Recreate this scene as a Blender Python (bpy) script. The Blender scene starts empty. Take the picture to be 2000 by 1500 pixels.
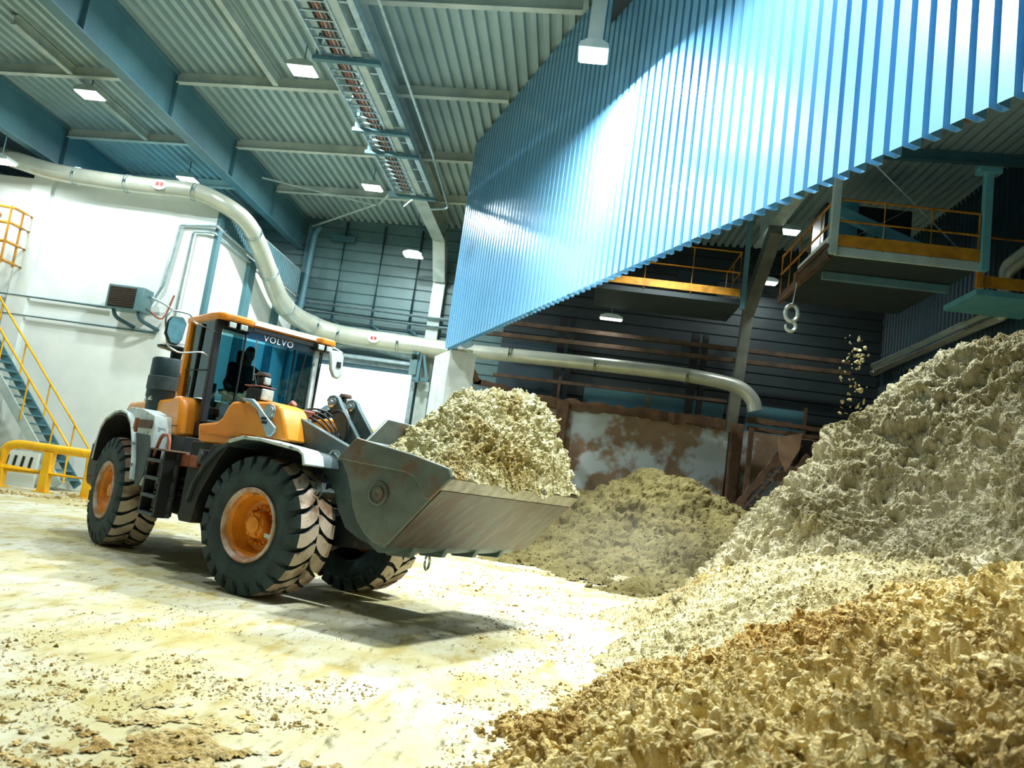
import bpy, bmesh, math, random
import numpy as np
from mathutils import Vector, Matrix
random.seed(7)
rng = np.random.default_rng(11)
PI = math.pi
scene = bpy.context.scene
COL = scene.collection

# ------------------------------------------------------------------ materials
def new_mat(name):
    m = bpy.data.materials.new(name); m.use_nodes = True
    nt = m.node_tree; nt.nodes.clear()
    out = nt.nodes.new('ShaderNodeOutputMaterial')
    return m, nt, out
def lin(c):
    return tuple((x/12.92 if x <= .04045 else ((x+.055)/1.055)**2.4) for x in c) + (1,)
def pmat(name, c1, c2=None, scale=4., rough=.55, metal=0., bump=0., bscale=None, lo=.4, hi=.65, c3=None, s3=2., lo3=.55, hi3=.62, stretch=(1, 1, 1), spec=.5, detail=6, coat=0., bd=.05):
    m, nt, out = new_mat(name)
    N, L = nt.nodes, nt.links
    b = N.new('ShaderNodeBsdfPrincipled'); L.new(b.outputs[0], out.inputs[0])
    b.inputs['Roughness'].default_value = rough; b.inputs['Metallic'].default_value = metal
    b.inputs['Specular IOR Level'].default_value = spec
    b.inputs['Coat Weight'].default_value = coat
    b.inputs['Base Color'].default_value = lin(c1)
    if c2 is None and not bump: return m
    tc = N.new('ShaderNodeTexCoord'); mp = N.new('ShaderNodeMapping'); L.new(tc.outputs['Object'], mp.inputs[0])
    mp.inputs['Scale'].default_value = stretch
    def noise(s, dt=detail):
        n = N.new('ShaderNodeTexNoise'); n.inputs['Scale'].default_value = s; n.inputs['Detail'].default_value = dt
        n.inputs['Roughness'].default_value = .6
        L.new(mp.outputs[0], n.inputs['Vector']); return n
    def ramp(n, a, bb):
        r = N.new('ShaderNodeMapRange'); r.inputs[1].default_value = a; r.inputs[2].default_value = bb
        L.new(n.outputs[0], r.inputs[0]); return r
    col = None
    if c2 is not None:
        mx = N.new('ShaderNodeMix'); mx.data_type = 'RGBA'
        mx.inputs[6].default_value = lin(c1); mx.inputs[7].default_value = lin(c2)
        L.new(ramp(noise(scale), lo, hi).outputs[0], mx.inputs[0]); col = mx.outputs[2]
    if c3 is not None:
        mx = N.new('ShaderNodeMix'); mx.data_type = 'RGBA'
        if col: L.new(col, mx.inputs[6])
        else: mx.inputs[6].default_value = lin(c1)
        mx.inputs[7].default_value = lin(c3)
        L.new(ramp(noise(s3), lo3, hi3).outputs[0], mx.inputs[0]); col = mx.outputs[2]
    if col: L.new(col, b.inputs['Base Color'])
    if bump:
        bp = N.new('ShaderNodeBump'); bp.inputs['Strength'].default_value = bump; bp.inputs['Distance'].default_value = bd
        L.new(noise(bscale or scale*4).outputs[0], bp.inputs['Height']); L.new(bp.outputs[0], b.inputs['Normal'])
    return m
def emat(name, c, s):
    m, nt, out = new_mat(name)
    e = nt.nodes.new('ShaderNodeEmission'); e.inputs[0].default_value = lin(c); e.inputs[1].default_value = s
    nt.links.new(e.outputs[0], out.inputs[0]); return m
def glassmat(name, tint, gloss=.12, rough=.02):
    m, nt, out = new_mat(name)
    N, L = nt.nodes, nt.links
    t = N.new('ShaderNodeBsdfTransparent'); t.inputs[0].default_value = lin(tint)
    g = N.new('ShaderNodeBsdfGlossy'); g.inputs['Roughness'].default_value = rough; g.inputs[0].default_value = (.75, .95, 1, 1)
    f = N.new('ShaderNodeFresnel'); f.inputs[0].default_value = 1.5
    a = N.new('ShaderNodeMath'); a.operation = 'ADD'; a.inputs[1].default_value = gloss; L.new(f.outputs[0], a.inputs[0])
    mx = N.new('ShaderNodeMixShader'); L.new(a.outputs[0], mx.inputs[0]); L.new(t.outputs[0], mx.inputs[1]); L.new(g.outputs[0], mx.inputs[2])
    L.new(mx.outputs[0], out.inputs[0]); return m

M = dict(
    white_wall=pmat('white_wall', (.93, .96, .95), (.86, .91, .90), .5, .5, bump=.05, bscale=3),
    grey_siding=pmat('grey_siding', (.32, .44, .45), (.28, .39, .40), 1., .5),
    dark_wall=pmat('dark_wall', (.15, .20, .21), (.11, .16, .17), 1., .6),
    dark_sheet=pmat('dark_sheet', (.13, .23, .27), (.10, .18, .22), 1., .5),
    roof_sheet=pmat('roof_sheet', (.66, .76, .77), (.60, .70, .71), .6, .45, metal=.1),
    blue_sheet=pmat('blue_sheet', (.45, .71, .88), (.49, .74, .90), .35, .28, metal=.1, spec=.8, coat=.4),
    teal_steel=pmat('teal_steel', (.32, .50, .54), (.27, .44, .49), .8, .5),
    pale_steel=pmat('pale_steel', (.74, .80, .78), (.62, .70, .69), 1.5, .45),
    purlin=pmat('purlin', (.80, .85, .82), (.68, .74, .72), 1.2, .5),
    galv=pmat('galv', (.72, .80, .82), (.58, .68, .72), 5, .35, metal=.5),
    duct=pmat('duct', (.80, .82, .76), (.72, .75, .70), 1.2, .32, metal=.35),
    dark_duct=pmat('dark_duct', (.52, .54, .50), (.40, .42, .40), 1., .4, metal=.2),
    concrete=pmat('concrete', (.84, .88, .88), (.72, .77, .77), 1.2, .7, bump=.1),
    bunker=pmat('bunker', (.64, .54, .44), (.56, .46, .36), 1.5, .8, bump=.2, c3=(.80, .85, .87), s3=.42, lo3=.50, hi3=.56),
    brown=pmat('brown', (.44, .33, .24), (.32, .24, .17), 2.5, .85, bump=.4, bscale=8),
    brown_steel=pmat('brown_steel', (.38, .29, .21), (.24, .19, .15), 2., .7),
    yellow=pmat('yellow', (.95, .74, .08), (.88, .64, .06), 3, .4),
    rail_yellow=pmat('rail_yellow', (.80, .56, .15), (.62, .42, .12), 3, .5),
    black=pmat('black', (.05, .06, .07), (.09, .10, .11), 5, .55),
    door_seal=pmat('door_seal', (.20, .36, .40), (.16, .30, .34), 1., .5),
    heater_blue=pmat('heater_blue', (.40, .54, .56), (.34, .48, .50), 2., .4),
    heater_grille=pmat('heater_grille', (.28, .25, .22), (.2, .18, .16), 2., .6),
    rubber=pmat('rubber', (.10, .17, .18), (.17, .26, .27), 3.5, .75, bump=.25, bscale=25, bd=.02),
    tread=pmat('tread', (.50, .38, .28), (.80, .74, .66), 1.6, .8, bump=.5, bscale=30, bd=.02, lo=.42, hi=.58, c3=(.20, .20, .19), s3=5, lo3=.58, hi3=.66),
    orange=pmat('orange', (.93, .60, .17), (.88, .53, .13), 1.2, .35, c3=(.66, .48, .28), s3=2.4, lo3=.60, hi3=.72, coat=.3),
    rim_orange=pmat('rim_orange', (.90, .56, .10), (.78, .45, .08), 4, .45, c3=(.45, .28, .14), s3=5, lo3=.58, hi3=.68),
    rim_lip=pmat('rim_lip', (.62, .46, .33), (.78, .74, .70), 5, .5),
    loader_black=pmat('loader_black', (.055, .075, .08), (.10, .13, .14), 4, .55, c3=(.30, .27, .22), s3=3, lo3=.62, hi3=.72),
    loader_grey=pmat('loader_grey', (.32, .40, .40), (.24, .31, .31), 2.5, .45, metal=.2, c3=(.42, .38, .32), s3=3, lo3=.56, hi3=.7),
    bucket_steel=pmat('bucket_steel', (.45, .49, .47), (.35, .39, .37), 2.5, .42, metal=.35, c3=(.46, .35, .28), s3=2., lo3=.52, hi3=.66),
    scraped=pmat('scraped', (.33, .32, .30), (.22, .21, .20), 4., .42, metal=.3, c3=(.27, .18, .15), s3=2.6, lo3=.48, hi3=.60, stretch=(.7, 2.2, .7)),
    lip_steel=pmat('lip_steel', (.58, .57, .54), (.38, .36, .33), 6., .35, metal=.5),
    fender_pale=pmat('fender_pale', (.82, .88, .88), (.66, .74, .74), 3, .45, c3=(.30, .36, .36), s3=5, lo3=.58, hi3=.66),
    fender_dark=pmat('fender_dark', (.22, .29, .30), (.16, .21, .22), 4, .6),
    stack=pmat('stack', (.07, .15, .16), (.12, .22, .23), 2, .42),
    glass=glassmat('glass', (.70, .90, .97), .04),
    side_glass=glassmat('side_glass', (.66, .80, .83), .015),
    lamp_glass=pmat('lamp_glass', (.78, .85, .84), (.62, .70, .70), 12, .15, spec=.8),
    mirror=pmat('mirror', (.42, .62, .68), (.30, .50, .56), 6, .15),  # diffuse blue standing in for what the mirror would reflect
    chrome=pmat('chrome', (.75, .80, .80), None, rough=.22, metal=.8),
    interior=pmat('interior', (.10, .14, .15), (.15, .19, .20), 4, .7),
    interior_teal=pmat('interior_teal', (.20, .55, .58), (.18, .48, .5), 4, .6),
    skin=pmat('skin', (.62, .43, .34), (.56, .38, .30), 8, .6),
    jacket=pmat('jacket', (.16, .20, .22), (.12, .15, .17), 8, .85),
    hair=pmat('hair', (.06, .05, .05), None, rough=.7),
    trousers=pmat('trousers', (.12, .14, .2), None, rough=.85),
    decal_white=pmat('decal_white', (.93, .97, .98), None, rough=.5),
    sticker_red=pmat('sticker_red', (.72, .22, .20), None, rough=.5),
    hose=pmat('hose', (.10, .12, .12), None, rough=.5),
    copper=pmat('copper', (.58, .31, .20), (.48, .26, .17), 4, .5),
    outside=pmat('outside', (.92, .95, .95), None, rough=.8),
    lens_on=emat('lens_on', (.96, 1, .98), 30),
    cyan_steel=pmat('cyan_steel', (.42, .68, .72), (.36, .62, .66), 2., .4),
    tan_plate=pmat('tan_plate', (.60, .48, .37), (.50, .38, .28), 2.5, .8),
    brown_belt=pmat('brown_belt', (.20, .16, .13), (.14, .11, .09), 3, .8),
)
def heap_mat(name, a, b, c, s=6., big=.6):
    m, nt, out = new_mat(name); N, L = nt.nodes, nt.links
    p = N.new('ShaderNodeBsdfPrincipled'); L.new(p.outputs[0], out.inputs[0])
    p.inputs['Roughness'].default_value = .9; p.inputs['Specular IOR Level'].default_value = .2
    tc = N.new('ShaderNodeTexCoord')
    def noise(sc, d=5):
        n = N.new('ShaderNodeTexNoise'); n.inputs['Scale'].default_value = sc; n.inputs['Detail'].default_value = d; L.new(tc.outputs['Object'], n.inputs['Vector']); return n
    def mixc(fac, x, y):
        k = N.new('ShaderNodeMix'); k.data_type = 'RGBA'; L.new(fac, k.inputs[0])
        for i, v in ((6, x), (7, y)):
            if isinstance(v, tuple): k.inputs[i].default_value = lin(v)
            else: L.new(v, k.inputs[i])
        return k.outputs[2]
    def rng_(n, lo, hi):
        r = N.new('ShaderNodeMapRange'); r.inputs[1].default_value = lo; r.inputs[2].default_value = hi; L.new(n.outputs[0], r.inputs[0]); return r.outputs[0]
    c1 = mixc(rng_(noise(s), .35, .65), a, b)
    c2 = mixc(rng_(noise(big, 3), .45, .65), c1, c)
    c3 = mixc(rng_(noise(s*7, 3), .52, .75), c2, b)
    ge = N.new('ShaderNodeNewGeometry'); mr = N.new('ShaderNodeMapRange'); mr.inputs[3].default_value = .72; mr.inputs[4].default_value = 1.22; L.new(ge.outputs['Random Per Island'], mr.inputs[0])
    hs = N.new('ShaderNodeHueSaturation'); L.new(c3, hs.inputs['Color']); L.new(mr.outputs[0], hs.inputs['Value']); c3 = hs.outputs[0]
    L.new(c3, p.inputs['Base Color'])
    bp = N.new('ShaderNodeBump'); bp.inputs['Strength'].default_value = .9; bp.inputs['Distance'].default_value = .02
    L.new(noise(s*9, 4).outputs[0], bp.inputs['Height']); L.new(bp.outputs[0], p.inputs['Normal'])
    return m
M['heap_gold'] = heap_mat('heap_gold', (.72, .62, .36), (.86, .80, .60), (.62, .50, .26), 7)
M['heap_pale'] = heap_mat('heap_pale', (.62, .58, .41), (.74, .71, .57), (.55, .48, .28), 5)
M['heap_olive'] = heap_mat('heap_olive', (.60, .57, .43), (.76, .73, .62), (.49, .45, .29), 5)
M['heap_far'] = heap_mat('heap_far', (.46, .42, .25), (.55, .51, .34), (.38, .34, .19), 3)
M['heap_load'] = heap_mat('heap_load', (.70, .67, .48), (.84, .83, .70), (.60, .52, .28), 7, 1.1)

def floor_mat():
    m, nt, out = new_mat('floor_dust'); N, L = nt.nodes, nt.links
    p = N.new('ShaderNodeBsdfPrincipled'); L.new(p.outputs[0], out.inputs[0])
    p.inputs['Roughness'].default_value = .8; p.inputs['Specular IOR Level'].default_value = .25
    tc = N.new('ShaderNodeTexCoord')
    def noise(sc, d=6, st=(1, 1, 1), rot=0):
        mp = N.new('ShaderNodeMapping'); mp.inputs['Scale'].default_value = st; mp.inputs['Rotation'].default_value = (0, 0, rot); L.new(tc.outputs['Object'], mp.inputs[0])
        n = N.new('ShaderNodeTexNoise'); n.inputs['Scale'].default_value = sc; n.inputs['Detail'].default_value = d; n.inputs['Roughness'].default_value = .65; L.new(mp.outputs[0], n.inputs['Vector']); return n
    def rr(n, lo, hi):
        r = N.new('ShaderNodeMapRange'); r.inputs[1].default_value = lo; r.inputs[2].default_value = hi; L.new(n.outputs[0], r.inputs[0]); return r.outputs[0]
    def mixc(fac, x, y):
        k = N.new('ShaderNodeMix'); k.data_type = 'RGBA'; L.new(fac, k.inputs[0])
        for i, v in ((6, x), (7, y)):
            if isinstance(v, tuple): k.inputs[i].default_value = lin(v)
            else: L.new(v, k.inputs[i])
        return k.outputs[2]
    c = mixc(rr(noise(.5, 8), .38, .62), (.77, .77, .70), (.68, .64, .44))
    c = mixc(rr(noise(3.2, 7, (1, .35, 1), .5), .50, .66), c, (.64, .58, .35))
    c = mixc(rr(noise(11, 5, (1, .3, 1), .45), .56, .70), c, (.42, .38, .24))
    L.new(c, p.inputs['Base Color'])
    bp = N.new('ShaderNodeBump'); bp.inputs['Strength'].default_value = .55; bp.inputs['Distance'].default_value = .03
    L.new(noise(9, 8, (1, .5, 1), .5).outputs[0], bp.inputs['Height']); L.new(bp.outputs[0], p.inputs['Normal'])
    return m
M['floor'] = floor_mat()

# ------------------------------------------------------------------ mesh builder
def norm(v):
    v = np.asarray(v, float); return v/max(np.linalg.norm(v), 1e-12)
def frame_of(d, up=(0, 0, 1)):
    d = norm(d); up = np.asarray(up, float)
    if abs(d @ norm(up)) > .98: up = np.array([1., 0, 0]) if abs(d[0]) < .9 else np.array([0, 1., 0])
    s = norm(np.cross(d, up)); return s, norm(np.cross(s, d))
class MB:
    def __init__(s, T=None): s.v = []; s.f = []; s.mi = []; s.T = T; s.cur = 0
    def add(s, vs, fs):
        n = len(s.v); s.v.extend(tuple(map(float, p)) for p in vs); s.f.extend(tuple(i+n for i in f) for f in fs); s.mi.extend([s.cur]*len(fs)); return s
    def box(s, c, d, rz=0., ry=0., rx=0.):
        x, y, z = (k/2 for k in d)
        vs = np.array([(a*x, b*y, e*z) for a in (-1, 1) for b in (-1, 1) for e in (-1, 1)])
        if rz or ry or rx:
            R = np.array((Matrix.Rotation(rz, 3, 'Z') @ Matrix.Rotation(ry, 3, 'Y') @ Matrix.Rotation(rx, 3, 'X')))
            vs = vs @ R.T
        return s.add(vs+np.array(c), [(0, 1, 3, 2), (4, 6, 7, 5), (0, 4, 5, 1), (2, 3, 7, 6), (0, 2, 6, 4), (1, 5, 7, 3)])
    def mm(s, lo, hi):
        lo, hi = np.array(lo, float), np.array(hi, float); return s.box((lo+hi)/2, hi-lo)
    def bar(s, p0, p1, w, h, up=(0, 0, 1)):
        p0, p1 = np.array(p0, float), np.array(p1, float); a, b = frame_of(p1-p0, up)
        vs = [p+a*w/2*i+b*h/2*j for p in (p0, p1) for i, j in ((-1, -1), (1, -1), (1, 1), (-1, 1))]
        return s.add(vs, [(3, 2, 1, 0), (4, 5, 6, 7)]+[(i, (i+1) % 4, (i+1) % 4+4, i+4) for i in range(4)])
    def tube(s, pts, r, n=12, caps=True):
        pts = [np.array(p, float) for p in pts]; k = len(pts); rr = r if hasattr(r, '__len__') else [r]*k
        vs = []; a = None
        for i, p in enumerate(pts):
            d = norm(pts[min(i+1, k-1)]-pts[max(i-1, 0)])
            if a is None: a, b = frame_of(d)
            else: a = norm(a-d*(a @ d)); b = np.cross(a, d)*-1; b = np.cross(d, a)
            for j in range(n):
                t = 2*PI*j/n; vs.append(p+rr[i]*(a*math.cos(t)+b*math.sin(t)))
        fs = [(i*n+j, i*n+(j+1) % n, (i+1)*n+(j+1) % n, (i+1)*n+j) for i in range(k-1) for j in range(n)]
        if caps: fs += [tuple(range(n))[::-1], tuple(range((k-1)*n, k*n))]
        return s.add(vs, fs)
    def prism(s, poly, a0, a1, place):
        """poly: 2-D outline; place(p, q, a) -> 3-D; extruded along a"""
        n = len(poly); vs = [place(p, q, a) for a in (a0, a1) for p, q in poly]
        return s.add(vs, [tuple(range(n))[::-1], tuple(range(n, 2*n))]+[(i, (i+1) % n, (i+1) % n+n, i+n) for i in range(n)])
    def lathe(s, prof, c, axis, n=32, closed=False, caps=True):
        axis = norm(axis); a, b = frame_of(axis); c = np.array(c, float); k = len(prof); vs = []
        for r, y in prof:
            for j in range(n):
                t = 2*PI*j/n; vs.append(c+axis*y+r*(a*math.cos(t)+b*math.sin(t)))
        fs = [(i*n+j, i*n+(j+1) % n, ((i+1) % k)*n+(j+1) % n, ((i+1) % k)*n+j) for i in range(k if closed else k-1) for j in range(n)]
        if not closed and caps:
            if prof[0][0] > 1e-4: fs.append(tuple(range(n))[::-1])
            if prof[-1][0] > 1e-4: fs.append(tuple(range((k-1)*n, k*n)))
        return s.add(vs, fs)
    def sheet(s, rows, thick=None):
        """rows: grid of 3-D points"""
        r, c = len(rows), len(rows[0])
        return s.add([p for row in rows for p in row], [(i*c+j, i*c+j+1, (i+1)*c+j+1, (i+1)*c+j) for i in range(r-1) for j in range(c-1)])
    def build(s, name, mat, parent=None, base=(0, 0, 0), bevel=0., smooth=40, fix=True, solid=0.):
        v = np.array(s.v, float)
        if s.T is not None: v = s.T(v)
        v = v-np.array(base, float)
        me = bpy.data.meshes.new(name); me.from_pydata([tuple(p) for p in v], [], s.f)
        mats = mat if isinstance(mat, (list, tuple)) else [mat]
        for m in mats: me.materials.append(m)
        if len(mats) > 1: me.polygons.foreach_set('material_index', s.mi)
        if fix:
            bm = bmesh.new(); bm.from_mesh(me); bmesh.ops.recalc_face_normals(bm, faces=bm.faces); bm.to_mesh(me); bm.free()
        if smooth:
            me.polygons.foreach_set('use_smooth', [True]*len(me.polygons)); me.set_sharp_from_angle(angle=math.radians(smooth))
        o = bpy.data.objects.new(name, me); COL.objects.link(o)
        if parent is not None: o.parent = parent
        else: o.location = base
        if solid:
            md = o.modifiers.new('solid', 'SOLIDIFY'); md.thickness = solid; md.offset = 0
        if bevel:
            md = o.modifiers.new('bevel', 'BEVEL'); md.width = bevel; md.segments = 2; md.limit_method = 'ANGLE'; md.angle_limit = math.radians(35)
        return o
def spline(pts, n=8):
    pts = [np.array(p, float) for p in pts]; P = [2*pts[0]-pts[1]]+pts+[2*pts[-1]-pts[-2]]; out = []
    for i in range(1, len(P)-2):
        for k in range(n):
            t = k/n; a, b, c, d = P[i-1:i+3]
            out.append(.5*((2*b)+(-a+c)*t+(2*a-5*b+4*c-d)*t*t+(-a+3*b-3*c+d)*t**3))
    out.append(pts[-1]); return out
def fillet(pts, r, n=5):
    pts = [np.array(p, float) for p in pts]; out = [pts[0]]
    for i in range(1, len(pts)-1):
        a, b, c = pts[i-1:i+2]; da, dc = norm(a-b), norm(c-b); rr = min(r, np.linalg.norm(a-b)*.45, np.linalg.norm(c-b)*.45)
        for k in range(n+1):
            t = k/n; out.append((1-t)**2*(b+da*rr)+2*t*(1-t)*b+t*t*(b+dc*rr))
    out.append(pts[-1]); return out
def tag(o, label, cat, group=None, kind=None):
    o['label'] = label; o['category'] = cat
    if group: o['group'] = group
    if kind: o['kind'] = kind
    return o
def thing(name, base, label, cat, group=None, kind=None):
    o = bpy.data.objects.new(name, None); COL.objects.link(o); o.location = base; o.empty_display_size = .2
    return tag(o, label, cat, group, kind)
def roofz(x): return 12.3+.045*(x+9)
XZ = lambda p, q, a: (p, a, q)
YZ = lambda p, q, a: (a, p, q)
XY = lambda p, q, a: (p, q, a)

# ------------------------------------------------------------------ camera
F = 1560.; pit, rol, yaw = math.radians(7.9), math.radians(7.9), math.radians(4.5)
fw = np.array([-math.sin(yaw)*math.cos(pit), math.cos(yaw)*math.cos(pit), math.sin(pit)])
r0 = np.array([math.cos(yaw), math.sin(yaw), 0]); u0 = np.cross(r0, fw)
Rx = math.cos(rol)*r0+math.sin(rol)*u0; Ux = -math.sin(rol)*r0+math.cos(rol)*u0
cam = bpy.data.cameras.new('camera'); cam.sensor_width = 36; cam.lens = F/2000*36; cam.clip_end = 300
co = bpy.data.objects.new('camera', cam); COL.objects.link(co); scene.camera = co
co.matrix_world = Matrix(((Rx[0], Ux[0], -fw[0], 0), (Rx[1], Ux[1], -fw[1], 0), (Rx[2], Ux[2], -fw[2], 1.65), (0, 0, 0, 1)))
cam.dof.use_dof = True; cam.dof.focus_distance = 10.2; cam.dof.aperture_fstop = 2.4

# ------------------------------------------------------------------ setting
def struct(o, label, cat): return tag(o, label, cat, kind='structure')
WL, WBK, WR, XC = 24., 32.3, 12., -12.
struct(MB().mm((-24, -8, -.3), (13, 33, 0)).build('floor', M['floor'], smooth=0), 'pale dusty concrete hall floor stained yellow', 'floor')
struct(MB().mm((-40, 33, -.3), (25, 60, -.02)).build('ground_outside', M['outside'], smooth=0), 'bright pale yard outside beyond the open roller door', 'ground')
# left wall with its seams
b = MB().mm((-24, WL, 0), (XC, WL+.3, 9.75))
struct(b.build('wall_left', M['white_wall'], smooth=0), 'white panel wall facing the hall behind the stairs and heater', 'wall')
b = MB()
for x in (-18.35, -17.65): b.mm((x-.02, WL-.03, 0), (x+.02, WL, 10.))
b.mm((-18.33, WL-.12, 0), (-17.67, WL, 9.9))
struct(b.build('trim_1', M['white_wall'], smooth=0), 'white pilaster strip on the white wall above the yellow stair', 'wall pilaster')
b = MB().mm((XC-.3, WL+.3, 0), (XC, WBK, 9.75))
struct(b.build('wall_return', M['white_wall'], smooth=0), 'white return wall running back from the corner behind the loader cab', 'wall')
b = MB().mm((XC, WL-.02, 0), (XC+.12, WL+.25, 9.6)).mm((XC, 26.7, 0), (XC+.14, 27.25, 8.6)).mm((XC, 29.6, 0), (XC+.14, 30.1, 8.6))
struct(b.build('trim_2', M['teal_steel'], smooth=0), 'teal wall posts on the white return wall', 'wall post')
# dark upper cladding of the return wall
b = MB(); n = 42
pf = []
for i in range(n):
    y0 = WL+.3+i*(8./n); pf += [(y0, XC+.01), (y0+.09, XC+.01), (y0+.11, XC+.05), (y0+.17, XC+.05)]
b.sheet([[(x, y, z) for y, x in pf] for z in (8.75, 9.7)])
b.mm((-24, WL+.3, 9.55), (XC-.3, WBK, 9.75))
struct(b.build('trim_3', M['teal_steel'], smooth=0, solid=.01), 'teal cladding and roof slab along the top of the white return wall', 'cladding')
# back wall : horizontal siding with the door opening cut out
DX0, DX1, DZ = -11., -6.62, 6.35
b = MB()
def siding(b, x0, x1, z0, z1, y):
    rows = []; z = z0
    while z < z1-.05:
        rows += [(z, y-.0), (z+.03, y-.05), (z+.42, y-.05), (z+.45, y)]; z += .46
    b.sheet([[(x0, yy, zz), (x1, yy, zz)] for zz, yy in rows]); b.mm((x0, y+.02, z0), (x1, y+.3, z1))
siding(b, -24, -3.2, DZ, 12.6, WBK); b.mm((-24, WBK, 0), (DX0, WBK+.3, DZ)); b.mm((DX1, WBK, 0), (-3.2, WBK+.3, DZ))
struct(b.build('wall_back', M['grey_siding'], smooth=0), 'grey green wall of horizontal siding above the open roller door', 'wall')
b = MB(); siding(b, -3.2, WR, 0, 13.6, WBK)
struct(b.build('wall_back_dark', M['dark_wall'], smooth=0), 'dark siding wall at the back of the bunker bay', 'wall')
# right wall : vertical ribs
b = MB(); pf = []; y = 3.
while y < WBK:
    pf += [(y, WR), (y+.12, WR), (y+.15, WR-.05), (y+.25, WR-.05)]; y += .28
b.sheet([[(x, yy, z) for yy, x in pf] for z in (0, 13.6)])
b.mm((WR+.02, -8, 0), (WR+.2, 33, 13.6))
struct(b.build('wall_right', M['dark_sheet'], smooth=0), 'dark blue ribbed wall behind the tall heap', 'wall')
b = MB().mm((-24, -8.2, 0), (13, -8, 13.6))
struct(b.build('wall_front', M['dark_wall'], smooth=0), 'dark wall closing the hall behind the camera', 'wall')
# corrugated roof
b = MB(); pf = []; x = -24.
while x < 13:
    z = roofz(x); pf += [(x, z), (x+.14, z), (x+.165, z+.14), (x+.275, z+.14)]; x += .30
b.sheet([[(x, y, z) for x, z in pf] for y in (-8., 33.)])
b.prism([(-24, roofz(-24)+.17), (13, roofz(13)+.17), (13, roofz(13)+.3), (-24, roofz(-24)+.3)], -8, 33, XZ)
struct(b.build('ceiling', M['roof_sheet'], smooth=0), 'pale ribbed metal roof deck over the hall', 'ceiling')

# blue partition : trapezoid sheet hanging from the roof
PA, PB = np.array([-4.1, 24.0]), np.array([4.75, 4.42]); wd = norm(PB-PA); wn = np.array([wd[1], -wd[0]])
if wn @ (np.array([0, 0])-PA) < 0: wn = -wn
wn = np.array([-abs(wn[0]), -abs(wn[1])])  # towards the hall side
Lw = np.linalg.norm(PB-PA); b = MB(); pf = []; t = 0.
while t < Lw:
    for dt, off in ((0, 0), (.16, 0), (.166, -.17), (.244, -.17)): pf.append((t+dt, off))
    t += .25
def wp(t, off): return PA+wd*t+wn*off
b.sheet([[(*wp(t, o), z if z < 7 else roofz(wp(t, o)[0])-.02) for t, o in pf] for z in (5.8, 12.4)])
struct(b.build('wall_partition', M['blue_sheet'], smooth=0, solid=.006), 'bright blue ribbed sheet partition hanging from the roof over the bay opening', 'wall')
# girder carrying the blue partition at the back
b = MB()
for t in np.arange(.4, Lw, 2.2):
    p = wp(t, -.2); b.mm((p[0]-.05, p[1]-.05, 5.9), (p[0]+.05, p[1]+.05, roofz(p[0])-.05))
struct(b.build('trim_4', M['brown_steel'], smooth=0), 'steel posts standing behind the blue partition sheet', 'wall post')

b = MB().mm((-24.2, -8, 0), (-24, 33, 13))
struct(b.build('wall_far_left', M['white_wall'], smooth=0), 'white side wall outside the picture on the left', 'wall')
# roof beams (I sections) along the depth, purlins across
def ibeam(name, x, y0, y1, depth, fl, mat, label, zoff=.05, stiff=()):
    b = MB(); zt = roofz(x)-zoff; zb = zt-depth
    b.mm((x-.02, y0, zb), (x+.02, y1, zt)).mm((x-fl/2, y0, zb-.03), (x+fl/2, y1, zb+.01)).mm((x-fl/2, y0, zt-.03), (x+fl/2, y1, zt))
    for y in stiff: b.mm((x-fl/2+.02, y-.012, zb), (x+fl/2-.02, y+.012, zt))
    return tag(b.build(name, mat, smooth=0), label, 'roof beam', kind='structure')
PY_ = (16.3, 20.5, 24.7, 28.5)
ibeam('roof_beam', -18.2, 2, WBK, 1.35, .34, M['teal_steel'], 'deep teal roof beam at the top left above the round duct', stiff=PY_)
ibeam('roof_beam', -12.3, 2, WBK, 1.35, .34, M['teal_steel'], 'deep teal roof beam reaching back to the wall corner behind the cab', stiff=PY_)
ibeam('roof_beam', -6.1, 2, 31.5, 1.1, .5, M['pale_steel'], 'pale roof beam beside the cable tray, bending into the back column', stiff=PY_)
ibeam('roof_beam', 0., 14.5, WBK, 1.1, .4, M['dark_wall'], 'dark roof beam hidden behind the blue partition', stiff=())
ibeam('roof_beam', 6.1, 9, 29., 1.0, .42, M['pale_steel'], 'pale roof beam above the catwalk, ending at a lamp', stiff=())
ibeam('roof_joist', -9.3, 2, 20.5, .25, .16, M['pale_steel'], 'thin pale joist between the two middle roof beams', zoff=.03)
ibeam('roof_joist', -15.3, 18, 24.6, .25, .16, M['pale_steel'], 'thin pale joist beside the round lamp at the upper left', zoff=.03)
bays = [(-18.1, -12.4, 'left bay'), (-12.2, -6.2, 'middle bay'), (-6., None, 'bay beside the blue partition')]
rowname = {16.3: 'nearest row', 20.5: 'second row back', 24.7: 'third row back', 28.5: 'last row by the back wall'}
for y in PY_:
    for x0, x1, bn in bays:
        if x1 is None:
            x1 = PA[0]+(24.-y)*(wd[0]/-wd[1])-.25
            if y > 24: x1 = -1.
        b = MB(); dz = .32
        b.prism([(x0, roofz(x0)-.02), (x1, roofz(x1)-.02), (x1, roofz(x1)-dz), (x0, roofz(x0)-dz)], y-.015, y+.015, XZ)
        b.prism([(x0, roofz(x0)-dz), (x1, roofz(x1)-dz), (x1, roofz(x1)-dz-.02), (x0, roofz(x0)-dz-.02)], y-.09, y+.09, XZ)
        tag(b.build('roof_purlin', M['purlin'], smooth=0), 'pale steel purlin under the ribbed roof, %s, %s' % (bn, rowname[y]), 'purlin', 'roof purlins', 'structure')
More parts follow.
